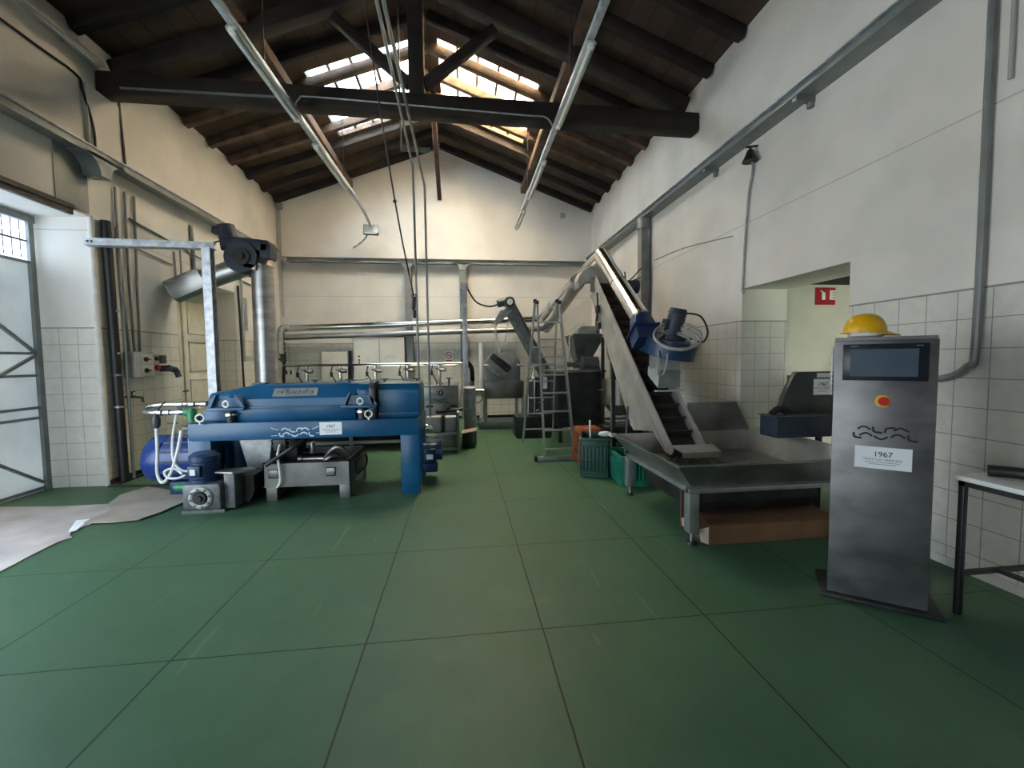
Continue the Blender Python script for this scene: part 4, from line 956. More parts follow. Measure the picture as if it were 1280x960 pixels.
MB().box(3.22, 3.34, 1.62, 1.93, tz + .001, tz + .185, .003).build('body', 'white', t)
text_mesh('carton_lettering', 'V', .07, (3.2195, 1.85, tz + .08), (0, -1, 0), (0, 0, 1), 'ink', t)
MB().box(3.2185, 3.2198, 1.66, 1.9, tz + .02, tz + .03).build('print_line', 'ink', t)

# ================================================================== HOPPER
t = hop = thing('receiving_hopper', 'wide stainless olive receiving hopper with sloping sides on four legs', 'hopper', (2.4, 3.8, 0))
hx0, hx1, hy0, hy1 = 1.80, 3.16, 3.16, 4.42      # foot of the slopes
rx0, rx1, ry0, ry1 = 1.63, 3.28, 3.05, 4.52      # rim
zb, zr = .47, .665
def wallq(a, b, c, d_): return [V(a), V(b), V(c), V(d_)]
MB().slab([(rx0, ry0, zr), (rx1, ry0, zr), (hx1, hy0, zb), (hx0, hy0, zb)], .006, (0, 1, .4)).bar((rx0, ry0, zr), (rx1, ry0, zr), .014, .014).build('front_wall', 'steeld', t)
MB().slab([(rx0, ry0, zr), (rx0, ry1, zr), (hx0, hy1, zb), (hx0, hy0, zb)], .006, (1, 0, .4)).bar((rx0, ry0, zr), (rx0, ry1, zr), .014, .014).build('side_wall', 'steel', t)
MB().slab([(rx1, ry0, zr + .04), (rx1, ry1, zr + .04), (hx1, hy1, zb), (hx1, hy0, zb)], .006, (-1, 0, .3)).bar((rx1, ry0, zr + .04), (rx1, ry1, zr + .04), .014, .014).build('side_wall', 'plate', t)  # paler sheet on this side: bright wall reflection put into the colour
MB().slab([(rx0, ry1, zr), (rx1, ry1, zr), (hx1, hy1, zb), (hx0, hy1, zb)], .006, (0, -1, .4)).build('back_wall', 'plate', t)
MB().slab([(2.54, ry1 + .0, zr), (3.27, ry1 + .0, zr), (3.14, ry1 + .05, .985), (2.54, ry1 + .05, .985)], .005, (0, -1, .2)).build('splash_plate', 'steeld', t)
MB().box(hx0, hx1, hy0, hy1, zb - .012, zb).build('bottom', 'steeld', t)
fl = MB()
for (a, b, c, e) in ((hx0 - .03, hx1 + .03, hy0 - .03, hy0 + .03), (hx0 - .03, hx1 + .03, hy1 - .03, hy1 + .03), (hx0 - .03, hx0 + .03, hy0, hy1), (hx1 - .03, hx1 + .03, hy0, hy1)): fl.box(a, b, c, e, .42, zb - .012, .003)
fl.build('frame', 'alu', t)
for x in (hx0 - .03, hx1 - .055):
    for y in (hy0 - .03, hy1 + .20):
        if y > 4: y = hy1 - .02
        lg = MB().box(x, x + .085, y, y + .085, .10, .42, .004).build('leg', 'alu', t)
        MB().cyl((x + .042, y + .042, .02), (x + .042, y + .042, .11), .009, seg=10).build('screw', 'zinc', lg)
        MB().cyl((x + .042, y + .042, 0), (x + .042, y + .042, .022), .045, .035, 18).build('foot_pad', 'black', lg)
MB().prism([(3.25, .30), (3.32, .20), (4.28, .20), (4.36, .42), (3.25, .42)], 'x', 1.92, 3.0, .01).build('under_pan', 'soot', t)
# debris lying on the bottom
random.seed(3); mb = MB()
for k in range(420):
    q = random.random(); x = 2.32 + random.gauss(0, .16); y = 3.98 + random.gauss(0, .13)
    x = min(max(x, 1.95), 3.0); y = min(max(y, 3.3), 4.3); a = random.random() * 6.3; l = .012 + .02 * random.random()
    hgt = max(0, .07 - ((x - 2.32) ** 2 + (y - 4.0) ** 2) * 1.2) * random.random()
    c = V((x, y, zb + .004 + hgt)); dx = V((math.cos(a), math.sin(a), random.uniform(-.4, .4))) * l; dy = V((-math.sin(a), math.cos(a), random.uniform(-.4, .4))) * l * .4
    mb._add([c - dx, c + dy, c + dx, c - dy], [(0, 1, 2, 3)])
o = mb.build('leaf_debris', 'leaf', smooth=False); tag(o, 'dry leaves and olive debris in the stainless hopper under the conveyor scoop', 'debris', None, 'stuff')

# ---- bucket conveyor rising out of the hopper
t = con = thing('bucket_conveyor', 'tall stainless belt conveyor climbing from the hopper', 'conveyor', (2.33, 5.3, 0))
c0, c1 = V((0, 4.06, .56)), V((0, 6.60, 2.80))      # upper edge of the side plates
cd = (c1 - c0).normalized(); cn = V((0, -cd.z, cd.y))   # cn: up, out of the belt
CX0, CX1 = 2.12, 2.49
def side_plate(x, nm='side_plate', m='steel'):
    a = c0.copy(); b = c1.copy()
    pts = [(x, a.y, a.z), (x, b.y, b.z), (x, (b - cn * .36).y, (b - cn * .36).z), (x, 5.10, .60), (x, 4.56, .675), (x, 4.22, .50), (x, (a - cn * .08).y, (a - cn * .08).z)]
    mb = MB().slab(pts, .008, (1, 0, 0))
    for off in (.0, .15):
        q0, q1 = a - cn * off + cd * .1, b - cn * off
        mb.bar((x - .006, q0.y, q0.z), (x - .006, q1.y, q1.z), .014, .012, up=tuple(cn))
    q0, q1 = V((0, 5.12, .64)), b - cn * .35
    mb.bar((x - .006, q0.y, q0.z), (x - .006, q1.y, q1.z), .014, .012, up=tuple(cn))
    for k in (.33, .62):
        q = a.lerp(b, k); q2 = q - cn * .14; mb.bar((x - .004, q.y, q.z), (x - .004, q2.y, q2.z), .012, .01)
    return mb.build(nm, 'plate', t)
side_plate(CX0); side_plate(CX1)
q0, q1 = c0 - cn * .15 + cd * .02, c1 - cn * .15
MB().slab([(CX0 + .02, q0.y, q0.z), (CX1 - .01, q0.y, q0.z), (CX1 - .01, q1.y, q1.z), (CX0 + .02, q1.y, q1.z)], .012, tuple(cn)).build('belt', 'soot', t)
for k in range(17):
    q = q0.lerp(q1, (k + .4) / 17) + cn * .012
    MB().slab([(CX0 + .03, q.y, q.z), (CX1 - .02, q.y, q.z), (CX1 - .02, (q + cn * .075).y, (q + cn * .075).z), (CX0 + .03, (q + cn * .075).y, (q + cn * .075).z)], .012, tuple(cd)).build('flight', 'rust', t)
MB().slab([(CX0 - .03, 4.08, .60), (CX1 + .06, 4.08, .60), (CX1 + .03, 3.88, .565), (CX0 + .0, 3.88, .565)], .01, (0, 0, 1)).box(CX0 - .0, CX1 + .03, 3.88, 3.89, .52, .572).build('scoop', 'steel', t)
mb = MB()
for x in (CX0 + .05, CX1 - .05): mb.bar((x, 5.9, .0), (x, 6.0, 1.95), .04, .04)
mb.bar((CX0 + .05, 5.93, .7), (CX1 - .05, 5.93, .7), .04, .04).build('support', 'soot', t)
MB().bar((CX0 - .08, 4.92, .90), (1.93, 4.62, .72), .022, .022).build('diagonal_stay', 'soot', t) if False else None
# discharge hood at the head
ho = spline([V((1.90, 0, 2.78)), V((1.95, 0, 2.89)), V((2.04, 0, 2.965)), V((2.2, 0, 2.985))], 5) + [V((2.56, 0, 2.985))]
hi = [V((2.56, 0, 2.79))] + list(reversed(spline([V((1.93, 0, 2.66)), V((2.02, 0, 2.74)), V((2.10, 0, 2.775)), V((2.2, 0, 2.79))], 5)))
MB().prism([(q.x, q.z) for q in ho + hi], 'y', 6.86, 7.2, .004).build('hood', 'plate', t)
MB().slab([(2.05, 6.66, 2.56), (2.53, 6.66, 2.56), (2.53, 6.66, 2.80), (2.05, 6.66, 2.80)], .01, (0, 1, 0)).build('head_plate', 'steeld', t)
MB().cyl((2.55, 6.5, 2.62), (2.72, 6.5, 2.62), .10, seg=20).cyl((2.72, 6.5, 2.62), (2.76, 6.5, 2.62), .11).build('drive_motor', 'navy', t)
# cables and valves on the flank
mb = MB()
for k in range(3): mb.tube([(CX0 - .03 - .02 * k, 6.42 - .05 * k, 2.5), (CX0 - .05, 6.35, 2.3 - .1 * k), (CX0 - .03, 6.5, 2.05), (CX0 - .04, 6.35, 1.9 - .08 * k)], .012, 8, 5)
mb.box(CX0 - .06, CX0 - .012, 6.38, 6.46, 2.2, 2.32, .01).box(CX0 - .06, CX0 - .012, 6.30, 6.4, 1.95, 2.05, .01); mb.build('cable_loom', 'soot', t)

# ---- leaf fan riding on the conveyor
t = thing('leaf_fan', 'blue leaf-suction fan with upright motor mounted over the conveyor', 'fan', (2.45, 4.85, 1.3))
ax = V((.16, -.18, .96)).normalized()
fc = V((2.42, 4.78, 1.62))
ux = V((1, 0, 0)) - ax * ax.x; ux.normalize(); uy = ax.cross(ux)
rings_ = []
def vol(h, s):
    out = []
    for k in range(40):
        a = 2 * PI * k / 40; r = (.27 + .07 * (k / 40)) * s
        out.append(fc + ax * h + ux * (r * math.cos(a + 2.6)) + uy * (r * math.sin(a + 2.6)))
    return out
MB().loft([vol(-.11, .93), vol(-.10, 1.0), vol(.09, 1.0), vol(.10, .93)]).build('volute', 'blued', t)
# outlet up to the duct
o0 = fc + V((-.24, .10, .06)); o1 = V((2.205, 5.10, 2.00)); od = (o1 - o0).normalized()
sx_ = V((1, 0, 0)); sy_ = od.cross(sx_).normalized()
sq = lambda c, w_, h_: [c + sx_ * (w_ * x_) + sy_ * (h_ * y_) for x_, y_ in [(math.copysign(min(1, abs(math.cos(a)) * 1.42), math.cos(a)), math.copysign(min(1, abs(math.sin(a)) * 1.42), math.sin(a))) for a in [2 * PI * k / 24 for k in range(24)]]]
rd = lambda c, r: [c + sx_ * (r * math.cos(2 * PI * k / 24)) + sy_ * (r * math.sin(2 * PI * k / 24)) for k in range(24)]
mb = MB().loft([sq(o0, .13, .12), sq(o0.lerp(o1, .45), .13, .12)]); mb.loft([sq(o0.lerp(o1, .45), .16, .15), sq(o0.lerp(o1, .5), .16, .15)]); mb.loft([sq(o0.lerp(o1, .5), .13, .12), rd(o1, .125)]); mb.build('outlet', 'blued', t)
mb = MB().cyl(fc + ax * .10, fc + ax * .15, .16, seg=26).cyl(fc + ax * .15, fc + ax * .40, .10, seg=26).cyl(fc + ax * .40, fc + ax * .46, .108, .09, 26).rbox(fc + ax * .26 - uy * .0 - ux * .11, (.06, .1, .12), Matrix((ux, uy, ax)).transposed(), .01)
mb.build('motor', 'navy', t)
random.seed(5)
for k in range(7):
    a0 = random.random() * 6
    pts = []
    fr_ = V((-.25, -.92, -.30)).normalized(); tl = V((.92, -.25, 0)).normalized(); dn = (V((-.12, -.70, -.62))).normalized()
    cc = fc + ax * (.125 + .014 * k) + fr_ * (.205 + .006 * k)
    for i in range(14):
        a = a0 + 2 * PI * i / 14; r = .15 + .014 * k + .012 * math.sin(2 * a + 1.7 * k)
        pts.append(cc + tl * (r * 1.12 * math.cos(a)) + dn * (r * math.sin(a)))
    for i in range(0):
        a = a0 + 2 * PI * i / 14; r = .14 + .026 * k + .02 * math.sin(3 * a + k)
        pts.append(fc + ax * (.125 + .03 * (k % 3) + .03 * math.sin(a + k * .7) - (.06 if k > 4 else 0) * max(0, -math.sin(a + .6))) + ux * (r * math.cos(a)) + uy * (r * math.sin(a)))
    MB().tube(pts, .0095, 8, 4, True).build('cable_coil', 'grime', t)
MB().tube([fc + ax * .13 - ux * .18, fc + V((-.22, -.2, -.05)), fc + V((-.25, -.22, -.28)), fc + V((-.17, -.22, -.30)), fc + V((-.14, -.25, -.1)), fc + ax * .12 - ux * .12 - uy * .1], .0095, 8, 6).build('cable_tail', 'grime', t)
MB().tube([fc + ax * .42 + ux * .08, fc + V((.36, -.05, .36)), fc + V((.46, -.04, .18)), fc + V((.42, 0, .06)), fc + V((.30, .02, .10)), fc + V((.24, .05, .10))], .011, 8, 6).build('power_cable', 'black', t)
# grey suction box under the fan, sitting over the belt
MB().loft([[V((x, y, z)) for x, y, z in ((2.27, 4.70, 1.54), (2.50, 4.70, 1.54), (2.50, 4.98, 1.54), (2.27, 4.98, 1.54))], [V((x, y, z)) for x, y, z in ((2.27, 4.68, 1.36), (2.50, 4.68, 1.36), (2.50, 4.98, 1.40), (2.27, 4.98, 1.40))]]).build('suction_box', 'zinc', t)
MB().loft([[V((x, y, z)) for x, y, z in ((2.26, 4.67, 1.36), (2.51, 4.67, 1.36), (2.51, 4.99, 1.40), (2.26, 4.99, 1.40))],
           [V((x, y, z)) for x, y, z in ((2.19, 4.57, 1.16), (2.45, 4.57, 1.16), (2.45, 4.84, 1.30), (2.19, 4.84, 1.30))]]).build('lower_box', 'grey', t)
MB().bar((2.15, 4.55, 1.13), (2.48, 4.55, 1.13), .05, .016).build('box_lip', 'greyl', t)

# ---- things under and beside the hopper
t = thing('long_carton', 'open brown cardboard carton lying under the front of the hopper', 'box', (2.4, 3.35, 0))
mb = MB().box(1.93, 3.1, 3.12, 3.14, .003, .15).box(1.93, 3.1, 3.38, 3.40, .003, .13).box(1.93, 3.1, 3.12, 3.40, .002, .008).slab([(1.95, 3.12, .15), (3.1, 3.12, .15), (3.1, 3.42, .165), (1.98, 3.42, .155)], .006, (0, 0, 1))
mb.build('body', 'cardb', t)
MB().slab([(1.93, 3.12, .008), (1.93, 3.12, .15), (1.87, 3.16, .12), (1.88, 3.15, .02)], .004, (1, .3, 0)).slab([(1.93, 3.40, .008), (1.93, 3.40, .14), (1.88, 3.46, .10), (1.89, 3.46, .03)], .004, (1, -.3, 0)).build('flap', 'card', t)
o = MB().box(1.90, 3.12, 3.50, 3.52, .002, .40).build('brown_panel', 'panelb'); tag(o, 'upright brown board under the hopper behind the open carton', 'board')
def crate(name, x0, y0, ang, w, l, h, m, lab):
    t = thing(name, lab, 'crate', (x0, y0, 0))
    Rz = Matrix.Rotation(ang, 3, 'Z')
    def g(u, v, z): return V((x0, y0, 0)) + Rz @ V((u, v, z))
    mb = MB()
    for (u0, u1, v0, v1, z0, z1) in ((0, w, 0, .012, .02, h), (0, w, l - .012, l, .02, h), (0, .012, 0, l, .02, h), (w - .012, w, 0, l, .02, h), (0, w, 0, l, .0, .02)):
        mb.rbox(g((u0 + u1) / 2, (v0 + v1) / 2, (z0 + z1) / 2), (u1 - u0, v1 - v0, z1 - z0), Rz, .003)
    mb.build('body', m, t)
    mb = MB()
    for v in (-.012, l + .0): mb.rbox(g(w / 2, v + .006, h - .02), (w + .03, .022, .045), Rz, .006)
    for u in (-.012, w): mb.rbox(g(u + .006, l / 2, h - .02), (.022, l + .03, .045), Rz, .006)
    mb.build('rim', m, t)
    mb = MB()
    for k in range(int(w / .045)):
        mb.rbox(g(.03 + .045 * k, -.006, h * .47), (.018, .012, h * .62), Rz, .004)
    for k in range(int(l / .045)):
        mb.rbox(g(-.006, .03 + .045 * k, h * .47), (.012, .018, h * .62), Rz, .004)
    for z in (.06, h * .45, h * .8): mb.rbox(g(w / 2, -.009, z), (w, .01, .014), Rz, .003).rbox(g(-.009, l / 2, z), (.01, l, .014), Rz, .003)
    mb.build('rib', m, t)
    return t
crate('plastic_crate', 1.48, 5.22, -.32, .34, .50, .50, 'crate', 'tall dark green plastic crate by the hopper corner')
crate('plastic_crate', 1.83, 4.72, -.05, .36, .50, .36, 'teal', 'bright green plastic crate half under the hopper corner')
t = thing('plastic_stool', 'orange plastic stool behind the dark green crate', 'stool', (1.78, 5.95, 0))
MB().box(1.62, 1.94, 5.80, 6.10, .49, .52, .012).box(1.63, 1.93, 5.81, 6.09, .44, .49, .005).build('seat', 'orange', t)
for sx_1, x in ((-1, 1.64), (1, 1.90)):
    for sy_1, y in ((-1, 5.82), (1, 6.06)): MB().bar((x, y, .46), (x + sx_1 * .03, y + sy_1 * .03, .01), .05, .02).build('leg', 'orange', t)
o = MB().cyl((1.66, 5.35, .022), (1.64, 5.36, .70), .012, seg=10).build('stick', 'whitep'); tag(o, 'thin white stick standing upright in the dark green crate', 'stick')
o = MB().bar((2.02, 5.02, .91), (1.90, 4.86, .012), .022, .022).build('stay_rod', 'soot'); tag(o, 'dark rod leaning on the conveyor flank behind the hopper', 'rod')
o = MB().ball((1.78, 5.17, .55), .06, (1.5, .8, .55)).ball((1.87, 5.12, .54), .05, (1.3, .9, .5)).build('rag', 'whitep'); tag(o, 'pale crumpled rag on the crate edge at the hopper corner', 'rag')

# ---- dark machine standing in the passage
t = thing('defoliator', 'dark grey sheet-metal machine with blue trough standing in the passage', 'machine', (3.7, 3.75, 0))
MB().prism([(3.14, .945), (3.19, 1.10), (3.29, 1.30), (3.33, 1.345), (4.3, 1.345), (4.3, .73), (3.14, .73)], 'y', 3.90, 3.96, .004).box(3.50, 4.3, 3.962, 4.25, .74, 1.30, .01).build('body', 'darkg', t)
MB().box(2.93, 4.2, 3.66, 3.895, .73, .925, .01).build('trough', 'navy', t)
MB().box(2.91, 4.2, 3.65, 3.898, .927, .94, .004).build('trough_lid', 'darkg', t)
for x in (3.40, 4.2):
    for y in (3.70, 4.18): MB().box(x, x + .04, y, y + .04, 0, .735).build('leg', 'soot', t)
MB().tube([(2.95, 3.76, .95), (3.02, 3.76, 1.0), (3.10, 3.76, .98), (3.12, 3.76, .95)], .03, 8, 5).build('cloth', 'black', t)
MB().box(3.545, 3.70, 3.893, 3.899, 1.285, 1.33).build('type_plate', 'label', t)
notice(t, (3.61, 3.897, 1.19), (1, 0, 0), (0, 0, 1), .20, .16)

# ================================================================== BACK OF THE HALL
# ladder
t = thing('step_ladder', 'aluminium step ladder standing open beside the crusher', 'ladder', (1.4, 6.7, 0))
fa0, fa1 = V((1.19, 6.13, .06)), V((1.20, 6.72, 2.38)); fb0, fb1 = V((1.64, 6.13, .06)), V((1.56, 6.72, 2.38))
ra0, ra1 = V((1.06, 7.50, .02)), V((1.19, 6.86, 2.42)); rb0, rb1 = V((1.60, 7.50, .02)), V((1.55, 6.86, 2.42))
for a, b in ((fa0, fa1), (fb0, fb1)): MB().bar(a, b, .028, .06).build('front_rail', 'alu', t)
for a, b in ((ra0, ra1), (rb0, rb1)): MB().bar(a, b, .026, .05).build('rear_rail', 'alu', t)
for k in range(8):
    q = .045 + k * .118; a, b = fa0.lerp(fa1, q), fb0.lerp(fb1, q); MB().bar(a, b, .05, .026, .004).build('rung', 'alu', t)
for k in range(6):
    q = .1 + k * .12; a, b = ra0.lerp(ra1, q), rb0.lerp(rb1, q); MB().bar(a, b, .03, .024, .004).build('rear_rung', 'alu', t)
MB().box(1.06, 1.76, 6.10, 6.16, .0, .065, .004).build('base_bar', 'alu', t)
for x in (1.03, 1.74): MB().box(x, x + .05, 6.09, 6.17, 0, .085, .008).build('foot', 'black', t)
for a in (fa1, fb1, ra1, rb1): MB().rbox(a + V((0, 0, .02)), (.05, .07, .06), None, .01).build('end_cap', 'soot', t)
mb = MB().bar(fa0.lerp(fa1, .58), ra0.lerp(ra1, .56), .02, .02).bar(fb0.lerp(fb1, .58), rb0.lerp(rb1, .56), .02, .02); mb.build('spreader', 'alu', t)

# crusher: hopper over a dark tank on a frame
t = thing('olive_crusher', 'stainless crusher with tapered hopper on a dark tank behind the ladder', 'machine', (2.1, 7.6, 0))
MB().box(1.68, 2.5, 7.38, 8.3, .28, 1.26, .01).build('tank', 'soot', t)
MB().box(1.60, 2.55, 7.34, 8.34, 1.26, 1.30, .006).build('tank_lid', 'steeld', t)
for x in (1.70, 2.42):
    for y in (7.40, 8.2): MB().box(x, x + .06, y, y + .06, 0, .28).build('leg', 'soot', t)
MB().loft([[V(p) for p in ((1.98, 7.5, 1.95), (2.60, 7.5, 1.95), (2.60, 8.1, 1.95), (1.98, 8.1, 1.95))], [V(p) for p in ((2.10, 7.6, 1.42), (2.32, 7.6, 1.42), (2.32, 7.9, 1.42), (2.10, 7.9, 1.42))]]).build('hopper', 'tankm', t)
MB().slab([(1.96, 7.5, 1.93), (2.20, 7.42, 2.14), (2.20, 8.1, 2.14), (1.96, 8.1, 1.93)], .006, (-1, 0, 1)).slab([(2.2, 7.9, 1.95), (2.62, 7.9, 1.95), (2.62, 7.9, 2.12), (2.2, 7.9, 2.12)], .006, (0, -1, 0)).build('hopper_rim', 'steel', t)
MB().tube([(1.99, 7.5, 1.93), (1.93, 7.5, 1.9), (1.92, 7.5, 1.7), (1.92, 7.5, 1.32)], .016, 8, 4).build('support_pipe', 'zinc', t)
MB().cyl((1.86, 7.45, 1.40), (2.1, 7.45, 1.40), .05).cyl((1.98, 7.45, 1.40), (2.06, 7.45, 1.40), .075).build('coupling', 'chrome', t)
MB().cyl((2.14, 7.45, 1.41), (2.42, 7.45, 1.41), .13, seg=24).box(2.12, 2.44, 7.35, 7.6, 1.30, 1.36).build('mill_housing', 'darkg', t)
MB().cyl((2.48, 7.15, 1.44), (2.74, 7.3, 1.44), .0, .0) if False else None
t = thing('mixing_vessel', 'grey round vessel on a steel frame between crusher and conveyor', 'vessel', (2.75, 7.0, 0))
MB().cyl((2.68, 7.05, .72), (2.68, 7.05, 1.14), .28, seg=32).lathe((2.68, 7.05, .72), (0, 0, -1), [(.28, 0), (.16, .14), (.05, .2)], 32).build('bowl', 'steeld', t)
MB().loft([[V(p) for p in ((2.46, 6.86, 1.85), (2.86, 6.86, 1.85), (2.86, 7.2, 1.85), (2.46, 7.2, 1.85))], [V(p) for p in ((2.54, 6.9, 1.48), (2.86, 6.9, 1.48), (2.86, 7.2, 1.48), (2.54, 7.2, 1.48))]]).build('feed_chute', 'steel', t)
MB().box(2.56, 2.84, 6.95, 7.2, 1.14, 1.46, .02).build('drive_box', 'black', t)
for x, y in ((2.42, 6.72), (2.84, 6.72), (2.42, 7.2), (2.92, 7.2)): MB().box(x, x + .05, y, y + .05, 0, 1.92, .003).build('leg', 'alu' if x < 2.5 and y < 7 else 'soot', t)
for y in (6.72, 7.2):
    MB().box(2.47, 2.92, y, y + .05, 1.87, 1.92).build('frame_rail', 'alu', t)
    MB().box(2.47, 2.92, y, y + .05, .42, .46).build('frame_rail', 'iron', t)
for x in (2.42, 2.92): MB().box(x, x + .05, 6.77, 7.2, 1.87, 1.92).build('frame_rail', 'iron', t)
MB().bar((2.26, 6.9, .98), (2.4, 6.95, .98), .012, .012).build('handle', 'chrome', t)
MB().box(2.36, 3.0, 6.8, 7.3, .10, .36, .02).build('gear_unit', 'soot', t)
# valves and small column behind the ladder
t = thing('pump_station', 'small grey pump column with white tag behind the ladder', 'pump', (1.4, 8.1, 0))
MB().box(1.25, 1.62, 8.0, 8.3, .12, 1.15, .012).build('column', 'darkg', t)
MB().box(1.0, 1.66, 7.9, 8.5, .0, .42, .02).build('base', 'soot', t)
MB().box(1.53, 1.61, 7.992, 7.999, .94, 1.16).build('tag', 'label', t)
mb = MB()
for k, (x, z) in enumerate(((1.28, 1.1), (1.30, .75), (1.36, .5), (1.46, .68))): mb.cyl((x, 7.99, z), (x + .08, 7.97, z + .05), .022).ball((x, 7.97, z), .03)
mb.build('fitting', 'chrome', t)
MB().tube([(1.3, 7.95, 1.12), (1.36, 7.92, 1.35), (1.30, 7.9, 1.45)], .012, 8, 5).cyl((1.24, 7.96, .5), (1.24, 7.96, 1.12), .02).cyl((1.36, 7.96, .5), (1.36, 7.96, 1.12), .02).build('pipe', 'chrome', t)

# vibrating separator: octagonal hood on a stand
t = thing('vibrating_screen', 'grey octagonal vibrating screen with black belt guard on a stand', 'machine', (.88, 9.4, 0))
oc = [(.50, 1.04), (.50, 1.45), (.68, 1.66), (1.06, 1.66), (1.26, 1.45), (1.26, 1.04)]
MB().prism(oc, 'y', 9.2, 9.7, .012).build('hood', 'grey', t)
MB().bar((.62, 9.16, 1.60), (1.02, 9.16, 1.27), .06, .15, .025, up=(.6, 0, .8)).cyl((.98, 9.13, 1.30), (.98, 9.1, 1.30), .03).build('belt_guard', 'black', t)
MB().bar((.54, 9.17, 1.36), (.78, 9.17, 1.16), .02, .04).bar((.72, 9.17, 1.18), (.98, 9.17, 1.20), .02, .025).cyl((1.18, 9.18, 1.37), (1.32, 9.18, 1.37), .03).cyl((.46, 9.18, 1.37), (.56, 9.18, 1.37), .03).build('linkage', 'zinc', t)
MB().prism([(.47, .66), (1.30, .66), (1.34, .98), (1.30, 1.04), (.47, 1.04)], 'y', 9.15, 9.75, .008).bar((.46, 9.13, 1.03), (1.28, 9.13, 1.03), .03, .04).build('tray', 'steeld', t)
for x, y in ((.46, 9.16), (1.27, 9.16), (.46, 9.7), (1.2, 9.7)): MB().box(x, x + .07, y, y + .05, .14, .68 if y > 9.5 or x < 1 else 1.04).build('leg', 'alu', t)
MB().box(.30, 1.42, 9.10, 9.14, .10, .16).box(.30, 1.42, 9.78, 9.82, .10, .16).box(.40, 1.40, 9.12, 9.80, .155, .165).box(.35, 1.4, 9.2, 9.7, 0, .1).build('plinth', 'grey', t)
MB().cyl((.10, 9.3, .80), (.46, 9.3, .80), .085).cyl((.22, 9.3, .80), (.30, 9.3, .80), .10).cyl((.2, 9.3, .92), (.2, 9.3, 1.05), .06).torus((.30, 9.25, .70), (0, 1, 0), .13, .012).build('inlet_pipe', 'chrome', t)
MB().tube([(.02, 8.6, 1.48), (.10, 8.8, 1.46), (.20, 9.1, 1.32), (.22, 9.3, 1.05)], .05, 12, 6).build('hose', 'black', t)
MB().cyl((.44, 9.85, .0), (.44, 9.85, 1.90), .055, seg=16).build('side_post', 'whitep', t)

# inclined feeder with spout above the screen
t = thing('inclined_feeder', 'slanting grey screw feeder with spout above the octagonal screen', 'conveyor', (1.4, 8.7, 0))
i0, i1 = V((1.84, 8.75, .96)), V((.98, 8.75, 2.58)); idd = (i1 - i0).normalized()
inn = V((0, 1, 0)).cross(idd).normalized()
mb = MB(); pr3 = [(-.11, .08), (-.11, -.05), (-.06, -.12), (.06, -.12), (.11, -.05), (.11, .08)]
mb.loft([[p + V((0, a, 0)) + inn * b for a, b in pr3] for p in (i0, i1)]); mb.build('trough', 'iron', t)
MB().bar(i0 + inn * .115, i1 + inn * .115, .29, .02, up=tuple(inn)).build('lid', 'steeld', t)
MB().loft([[V(p) for p in ((.80, 8.62, 2.50), (1.04, 8.62, 2.50), (1.04, 8.88, 2.50), (.80, 8.88, 2.50))], [V(p) for p in ((.62, 8.70, 2.22), (.74, 8.70, 2.22), (.74, 8.80, 2.22), (.62, 8.80, 2.22))]]).build('spout', 'zinc', t)
MB().cyl((.98, 8.62, 2.66), (.98, 8.88, 2.66), .11, seg=20).cyl((.90, 8.75, 2.68), (.74, 8.75, 2.64), .085, .08, 20).build('motor', 'darkg', t)
MB().cyl((.98, 8.6, 2.66), (.98, 8.57, 2.66), .06).build('motor_cap', 'whitep', t)
MB().tube([(.74, 8.75, 2.62), (.55, 8.7, 2.58), (.3, 8.6, 2.66), (.13, 8.5, 2.90)], .018, 8, 6).build('power_cable', 'soot', t)
MB().tube([(.70, 8.75, 2.25), (.71, 8.85, 2.0), (.80, 9.1, 1.64)], .03, 8, 4).tube([(.96, 8.75, 2.3), (.90, 8.9, 1.9), (.80, 9.1, 1.66)], .01, 6, 4).build('drop_hose', 'clear', t)
MB().bar((1.66, 8.62, 0), (1.66, 8.62, 1.36), .05, .05).bar((1.66, 8.88, 0), (1.66, 8.88, 1.36), .05, .05).build('support', 'alu', t)
MB().box(1.70, 1.98, 8.58, 8.92, .0, 1.0, .01).build('intake_box', 'soot', t)
# galvanised post carrying the cable
t = thing('galvanised_post', 'tall galvanised post in the middle of the hall beside the stainless box', 'post', (.07, 8.4, 0))
MB().box(.02, .12, 8.36, 8.44, .01, 3.0, .004).build('post', 'galv', t)
MB().rbox((.07, 8.4, .005), (.24, .24, .01)).build('base_plate', 'zinc', t)
MB().box(.0, .14, 8.33, 8.36, 2.86, 2.98, .004).box(-.02, .02, 8.34, 8.40, 2.55, 2.9, .004).build('bracket', 'zinc', t)

# malaxer bank behind the decanter
t = thing('malaxer_bank', 'long stainless malaxer bank behind the blue machine with a row of valves', 'machine', (-1.6, 7.9, 0))
MB().prism([(7.40, 1.04), (7.40, .70), (7.55, .50), (8.35, .50), (8.5, .70), (8.5, 1.04)], 'x', -2.82, -.72, .01).build('trough', 'steel', t)
MB().box(-2.84, -.70, 7.38, 8.52, 1.04, 1.07, .006).build('lid', 'chrome', t)
eb_ = MB().box(-.70, -.08, 7.35, 8.45, .46, 1.05, .012).build('end_housing', 'steel', t)
MB().box(-.72, -.06, 7.33, 8.47, 1.05, 1.075, .006).build('housing_lid', 'chrome', eb_)
MB().box(-.62, -.50, 7.342, 7.349, .70, .735).box(-.22, -.10, 7.342, 7.349, .70, .735).build('grip_slot', 'soot', eb_)
logo((-.53, 7.346, .76), (1, 0, 0), (0, 0, 1), .31, 'ink', eb_, .005)
